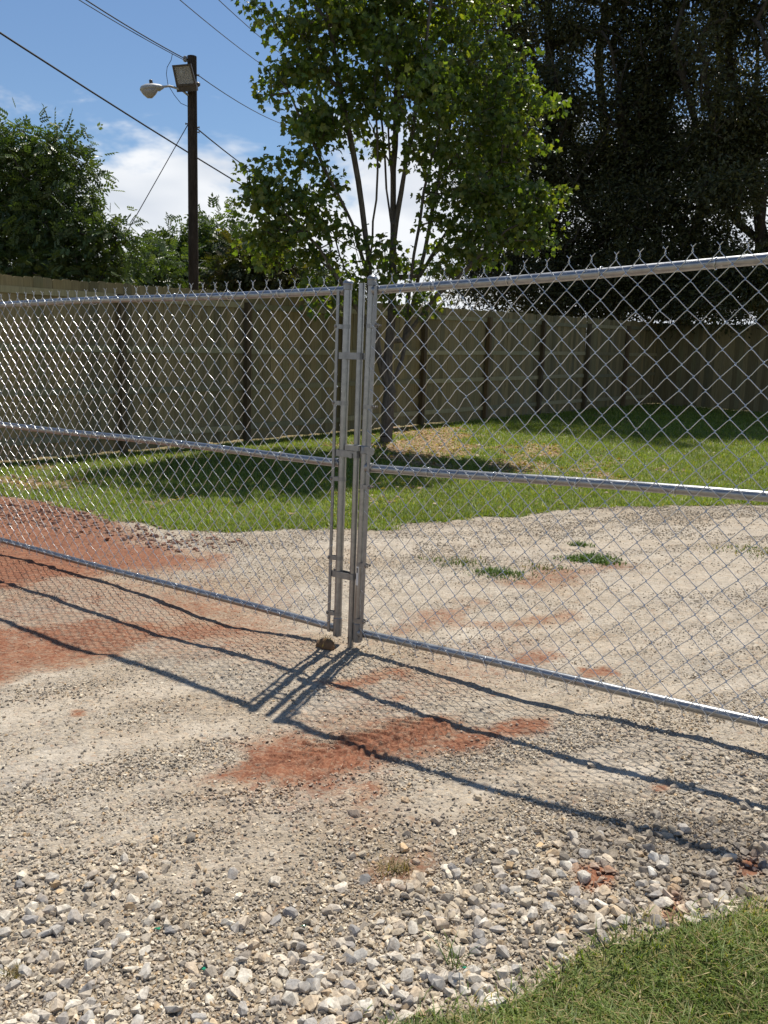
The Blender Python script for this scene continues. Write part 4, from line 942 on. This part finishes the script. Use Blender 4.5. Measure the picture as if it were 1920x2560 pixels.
def w_mid(X, Y):
    dv = d_ver(X, Y); c, d = masks(X, Y); n1 = fbm(X * 2.1 + Y * .8, Y * 3.4 - X, 63, 4)
    return np.where(dv < -.03, 0, (1 - .9 * np.clip(c * 1.3, 0, 1)) * (1 - .75 * d) * (.12 + 1.1 * sstep(.62, .40, streak(X, Y)) * sstep(.3, .55, n1)) * (sstep(4.2, 2.4, Y) * .85 + .15) + .6 * coarse(X, Y) * (1 - .7 * c))
def w_small(X, Y):
    dv = d_ver(X, Y); c, d = masks(X, Y); n1 = fbm(X * 1.7 + Y * .6, Y * 2.8 - X * .8, 65, 5)
    return np.where((dv < -.03) | (d_law(X, Y) < -.05), 0, (1 - .85 * np.clip(c * 1.2, 0, 1)) * (1 - .55 * d) * (.12 + 1.0 * sstep(.38, .64, n1) + .5 * sstep(.55, .42, streak(X, Y)) + 2.0 * grey_patch(X, Y)))
def stones_mesh(pts, size, npt, protos, seed, bias=0, sink=.25):
    r_ = np.random.default_rng(seed); Vs, Ts, Cs, off = [], [], [], 0; own = r_.integers(0, protos, len(pts)); z = height(pts[:, 0], pts[:, 1])
    heap = sdf(HEAP, pts[:, 0], pts[:, 1]) < .1; cl, _ = masks(pts[:, 0], pts[:, 1])
    for k in range(protos):
        V, T_ = rock(npt, seed * 50 + k); m_ = own == k; n = int(m_.sum())
        if not n: continue
        P = np.stack([pts[m_, 0], pts[m_, 1], z[m_]], 1); S = size[m_]
        a = r_.uniform(0, 2 * math.pi, n); b_ = r_.normal(0, .35, n); c = r_.normal(0, .35, n)
        ca, sa, cb, sb, cc, sc = np.cos(a), np.sin(a), np.cos(b_), np.sin(b_), np.cos(c), np.sin(c)
        R_ = np.empty((n, 3, 3)); R_[:, 0] = np.stack([ca * cb, ca * sb * sc - sa * cc, ca * sb * cc + sa * sc], 1); R_[:, 1] = np.stack([sa * cb, sa * sb * sc + ca * cc, sa * sb * cc - ca * sc], 1); R_[:, 2] = np.stack([-sb, cb * sc, cb * cc], 1)
        W_ = np.einsum('nij,kj->nki', R_, V) * S[:, None, None] * r_.uniform(.8, 1.2, (n, 1, 3)) + P[:, None, :]
        W_[:, :, 2] += (S * (.5 * .55 - sink))[:, None] * 1.0
        Vs.append(W_.reshape(-1, 3)); Ts.append((T_[None] + (np.arange(n) * len(V))[:, None, None]).reshape(-1, 3) + off); off += n * len(V)
        C_ = PAL[r_.choice(len(PAL), n, p=PALP)] * r_.uniform(.62, 1.08, (n, 1)); C_[heap[m_]] *= np.array([.62, .62, .63]); C_ *= 1 - .45 * grey_patch(pts[m_, 0], pts[m_, 1])[:, None]
        t_ = np.clip(cl[m_], 0, .8)[:, None]; C_ = C_ * (1 - .75 * t_) + np.array([.42, .20, .11]) * .75 * t_
        Cs.append(np.repeat(C_, len(V), 0))
    return np.concatenate(Vs), np.concatenate(Ts), np.concatenate(Cs)
big = sample(4200, -1.6, 2.2, 1.3, 3.1, w_big, rng); bs = .0125 + .036 * rng.random(len(big)) ** 3.0
bpx, bpy_ = proj(np.concatenate([big, np.zeros((len(big), 1))], 1)); seen = (bpx > -20) & (bpx < 1940) & (bpy_ < 2580)
order = np.argsort(-bs / np.maximum(big[:, 1], 1.5) - 10 * seen); ind, rest = order[:295], order[295:]
ROCKS = []
for k in range(16):
    V, T_ = rock(26, 900 + k, .8, .16); me = np_mesh('stone', V, T_); me.materials.append(M_STONE_O); ROCKS.append(me)
zi = height(big[:, 0], big[:, 1])
for i in ind:
    o = link('stone', random.choice(ROCKS), None, drive); sz = float(bs[i]) * 1.0
    o.location = (big[i, 0], big[i, 1], zi[i] + sz * .11); o.scale = (sz, sz * random.uniform(.75, 1.1), sz * random.uniform(.7, 1.0)); o.rotation_euler = (random.gauss(0, .4), random.gauss(0, .4), random.uniform(0, 6.28))
vb = stones_mesh(big[rest], bs[rest], 16, 14, 3, sink=.14)
mid = sample(34000, -3.2, 3.4, 1.3, 4.6, w_mid, rng); vm = stones_mesh(mid, .0085 + .0115 * rng.random(len(mid)) ** 1.8, 9, 12, 4, sink=.15)
sml = sample(74000, -5.0, 6.2, 1.3, 10.8, w_small, rng); vsm = stones_mesh(sml, (.0045 + .006 * rng.random(len(sml)) ** 1.6) * (1 + np.maximum(0, sml[:, 1] - 3.5) * .28), 6, 10, 5, sink=.12)
for nm, (V, T_, C_), lab in (('gravel', vb, 'loose coarse gravel heaped along the grass verge'), ('gravel', vm, 'medium crushed gravel spread over the drive'), ('gravel', vsm, 'fine pebbles pressed into the drive surface')):
    tag(link(nm, np_mesh(nm, V, T_, C_), M_STONE), lab, 'gravel', kind='stuff')
# loose red clods where the clay has been dug
RC = poly_g([(-60,1255),(150,1262),(300,1310),(430,1345),(520,1340),(560,1365),(400,1372),(200,1330),(-60,1300)])
cp_ = sample(1500, -4.5, 0, 6.5, 9, lambda X, Y: sstep(.25, -.15, sdf(RC, X, Y)) * .9, rng); V, T_, C_ = stones_mesh(cp_, .010 + .05 * rng.random(len(cp_)) ** 4, 12, 8, 8, sink=.12)
tag(link('clay_clods', np_mesh('clay_clods', V, T_, rng.uniform(.7, 1.25, (len(V), 1)) * np.array([.26, .12, .075])), M_STONE), 'crumbled red clay clods at the lawn edge', 'clods', kind='stuff')
# ------------------------------------------------------------------ grass
def blades(P, L, Wd, cc, r_, segs=3, lean=.55):
    n = len(P); az_ = r_.uniform(0, 2 * math.pi, n); d = np.stack([np.cos(az_), np.sin(az_), 0 * az_], 1); sdv = np.stack([-np.sin(az_), np.cos(az_), 0 * az_], 1)
    ln = np.abs(r_.normal(lean, .3, n)); rows = []
    for i in range(segs + 1):
        t = i / segs; q = P + d * (L * ln * t ** 1.6)[:, None] + np.array([0, 0, 1.0]) * (L * t * (1 - .35 * ln * t))[:, None]
        if i < segs: rows += [q - sdv * (Wd * (1 - .6 * t) / 2)[:, None], q + sdv * (Wd * (1 - .6 * t) / 2)[:, None]]
        else: rows += [q]
    k = len(rows); V = np.stack(rows, 1).reshape(-1, 3); tr = []
    for i in range(segs - 1): tr += [(2 * i, 2 * i + 1, 2 * i + 3), (2 * i, 2 * i + 3, 2 * i + 2)]
    tr += [(2 * segs - 2, 2 * segs - 1, 2 * segs)]
    Fs = (np.array(tr)[None] + (np.arange(n) * k)[:, None, None]).reshape(-1, 3)
    return V, Fs, np.repeat(cc, k, 0)
GC = np.array([(.20, .255, .050), (.165, .23, .046), (.26, .295, .062), (.14, .195, .045), (.32, .29, .10), (.40, .33, .16)]); GP = np.array([.30, .27, .22, .12, .06, .03])
def lawn_pts(n):
    out = []; got = 0
    while got < n:
        Y = 7.0 + 20.5 * rng.random(400000) ** 1.7; X = rng.uniform(-.66, .66, len(Y)) * Y
        k = (sdf(YARD, X, Y) < -.03); X, Y = X[k], Y[k]; dl_ = d_law(X, Y); bm_ = bare_mask(X, Y); patchy = fbm(X * 4, Y * 4, 81, 3)
        k = (dl_ < rng.uniform(-.12, .03, len(X))) & (rng.random(len(X)) > bm_ * .93) & (rng.random(len(X)) < .45 + .9 * patchy); out.append(np.stack([X[k], Y[k]], 1)); got += k.sum()
    return np.concatenate(out)[:n]
lp = lawn_pts(260000); z = height(lp[:, 0], lp[:, 1]); P = np.stack([lp[:, 0], lp[:, 1], z - .004], 1); n = len(P)
cc = GC[rng.choice(6, n, p=GP)] * rng.uniform(.75, 1.2, (n, 1)) * (.8 + .45 * fbm(lp[:, 0] * 1.3, lp[:, 1] * 1.3, 91, 3))[:, None]
far = 1 + np.maximum(0, lp[:, 1] - 8) * .04
tall = .6 + .9 * fbm(lp[:, 0] * 3.5, lp[:, 1] * 3.5, 93, 3)
V, Fs, Cv = blades(P, rng.uniform(.03, .068, n) * far * tall, rng.uniform(.009, .017, n) * far, cc, rng, 1, .8)
tag(link('lawn_grass', np_mesh('lawn_grass', V, Fs, Cv), M_GRASS), 'short green lawn grass and clover growing up to the board fence', 'grass', kind='stuff')
X = rng.uniform(-.5, 2.9, 420000); Y = rng.uniform(.9, 3.6, 420000); dv = d_ver(X, Y); px_, py_ = proj(np.stack([X, Y, 0 * X], 1))
k = (dv < rng.uniform(-.11, .02, len(X)) + .05 * (rng.random(len(X)) < .15)) & (px_ > -200) & (px_ < 2700) & (py_ < 3200) & (py_ > 1700) & (rng.random(len(X)) < .35 + .9 * fbm(X * 9, Y * 9, 83, 3)); X, Y, dv = X[k][:90000], Y[k][:90000], dv[k][:90000]
n = len(X); P = np.stack([X, Y, height(X, Y) + .004], 1); VC = np.array([(.145, .215, .050), (.18, .255, .058), (.12, .18, .045), (.23, .27, .075), (.40, .33, .16), (.50, .41, .24)]); ti = np.clip(-dv / .25, .35, 1)
cc = VC[rng.choice(6, n, p=[.28, .24, .16, .12, .11, .09])] * rng.uniform(.65, 1.2, (n, 1)) * (np.array([.75, .8, .8]) + fbm(X * 3, Y * 3, 89, 4)[:, None] * np.array([.65, .45, .4]))
V, Fs, Cv = blades(P, rng.uniform(.022, .07, n) * (.45 + .6 * ti) * (.55 + .9 * fbm(X * 7, Y * 7, 87, 3)), rng.uniform(.0022, .0046, n), cc, rng, 2, .9)
tag(link('verge_grass', np_mesh('verge_grass', V, Fs, Cv), M_GRASS), 'fine tangled green grass of the verge beside the coarse gravel', 'grass', kind='stuff')
# ------------------------------------------------------------------ small things on the ground
def tuft(name, label, cat, px, w, n, h, cols, group=None, broad=.005):
    c = gnd(*px); c = gnd(*px, hz(c[0], c[1])); X = c[0] + rng.normal(0, w, n); Y = c[1] + rng.normal(0, w * .7, n); P = np.stack([X, Y, height(X, Y) - .003], 1); cc = np.array(cols)[rng.integers(0, len(cols), n)] * rng.uniform(.75, 1.2, (n, 1))
    V, Fs, Cv = blades(P, rng.uniform(.5, 1.1, n) * h, rng.uniform(.7, 1.3, n) * broad, cc, rng, 2, .9)
    return tag(link(name, np_mesh(name, V, Fs, Cv), M_GRASS), label, cat, group)
GRN = [(.07, .12, .025), (.09, .15, .03), (.11, .15, .04)]; DRY = [(.32, .24, .12), (.22, .17, .08), (.16, .14, .06)]
tuft('weed_patch', 'low green weed patch on the drive, nearest the gate latch side', 'weeds', (1245, 1433), .10, 420, .055, GRN, broad=.009)['kind'] = 'stuff'
tuft('weed_patch', 'sparse weed sprigs on the drive between the largest weed patch and the drop rod', 'weeds', (1140, 1408), .13, 260, .05, GRN + DRY[1:], broad=.008)['kind'] = 'stuff'
tuft('weed_patch', 'largest dark green weed patch lying across the middle of the drive', 'weeds', (1480, 1400), .10, 620, .055, GRN[:2], broad=.012)
tuft('weed_patch', 'tiny green weed tuft on the drive close to the lawn edge', 'weeds', (1452, 1364), .05, 130, .06, GRN, broad=.009)
tuft('weed_patch', 'olive weed patch far along the drive under the middle gate rail', 'weeds', (1890, 1377), .20, 480, .04, GRN + DRY, broad=.008)['kind'] = 'stuff'
tuft('weed_patch', 'thin yellowish weed strip on the drive beside red clay', 'weeds', (1365, 1420), .10, 160, .04, GRN + DRY, broad=.008)['kind'] = 'stuff'
tuft('dry_grass_tuft', 'dry brown grass tuft poking out of the coarse gravel by red soil', 'grass tuft', (990, 2178), .026, 120, .05, DRY, broad=.003)
tuft('dry_grass_tuft', 'thin green grass sprig standing in gravel off the verge', 'grass tuft', (1135, 2420), .016, 16, .11, GRN, broad=.003)
tuft('dry_grass_tuft', 'withered root clump lying among the stones away from the verge', 'grass tuft', (30, 2440), .02, 70, .035, DRY, broad=.003)
cg = gnd(815, 1618); r_ = np.random.default_rng(77)
root = tag(empty('mud_clod', (cg[0], cg[1], hz(cg[0], cg[1]))), 'dark mud clod matted with dry grass at the foot of the gate stile', 'clod')
bm = bmesh.new(); bmesh.ops.create_icosphere(bm, subdivisions=3, radius=.048)
for v in bm.verts:
    q = np.array(v.co); f_ = 1 + .35 * (float(fbm(np.array([q[0] * 40 + 9]), np.array([q[1] * 40 + q[2] * 31]), 5, 3)[0]) - .5) * 2
    v.co = Vector((q[0] * f_ * 1.05, q[1] * f_ * .9, q[2] * f_ * .72 + .018))
me = bpy.data.meshes.new('clod'); bm.to_mesh(me); bm.free()
for v in me.vertices: v.co = v.co + Vector((cg[0], cg[1], hz(cg[0], cg[1])))
link('clod', me, M_CLOD, root, True)
n = 90; dv_ = unit(rng.normal(size=(n, 3)) + [0, 0, .5]); P = np.array([cg[0], cg[1], hz(cg[0], cg[1]) + .018]) + dv_ * [.045, .04, .03]
V, Fs, Cv = blades(P, rng.uniform(.015, .035, n), np.full(n, .003), np.array(DRY)[rng.integers(0, 3, n)], rng, 2, .9); link('dry_grass', np_mesh('dry_grass', V, Fs, Cv), M_GRASS, root)
b = NB('green_glass'); b.bsdf((.02, .22, .12, 1), .15); M_GRN = b.m
for (x, y), lab in zip(((393, 2332), (758, 2317), (512, 2428), (1160, 2436)), ('bright green glass shard lying flat among cream stones', 'pale green glass shard between small stones past the red soil', 'dark green glass shard beside a dark stone', 'green glass shard close to the verge grass')):
    c = gnd(x, y); V, T_ = rock(10, x, .4); sz = .016; V = V * sz + [c[0], c[1], hz(c[0], c[1]) + .010]
    tag(link('glass_shard', np_mesh('glass_shard', V, T_), M_GRN), lab, 'glass shard')
# fallen leaves on the bare patches of the lawn
k = 2600; Y = 8 + 13 * rng.random(60000); X = rng.uniform(-.5, .5, 60000) * Y; w = bare_mask(X, Y) * (d_law(X, Y) < -.05) * (sdf(YARD, X, Y) < -.1); m_ = rng.random(60000) < w * .9 + .012 * (d_law(X, Y) < -.05) * (sdf(YARD, X, Y) < -.1)
X, Y = X[m_][:k], Y[m_][:k]; n = len(X); P = np.stack([X, Y, height(X, Y) + .012 + rng.uniform(0, .02, n)], 1)
V, Fs, Cv = scatter(DIA_T, DIA_F, P, np.concatenate([rng.normal(size=(n, 2)), np.zeros((n, 1))], 1), unit(np.array([0, 0, 1.0]) + rng.normal(0, .3, (n, 3))), rng.uniform(.03, .08, (n, 1)), np.array([(.36, .24, .13), (.45, .33, .2), (.25, .15, .08)])[rng.integers(0, 3, n)])
tag(link('leaf_litter', np_mesh('leaf_litter', V, Fs, Cv), M_GRASS), 'dry tan fallen leaves scattered over bare lawn patches', 'leaves', kind='stuff')
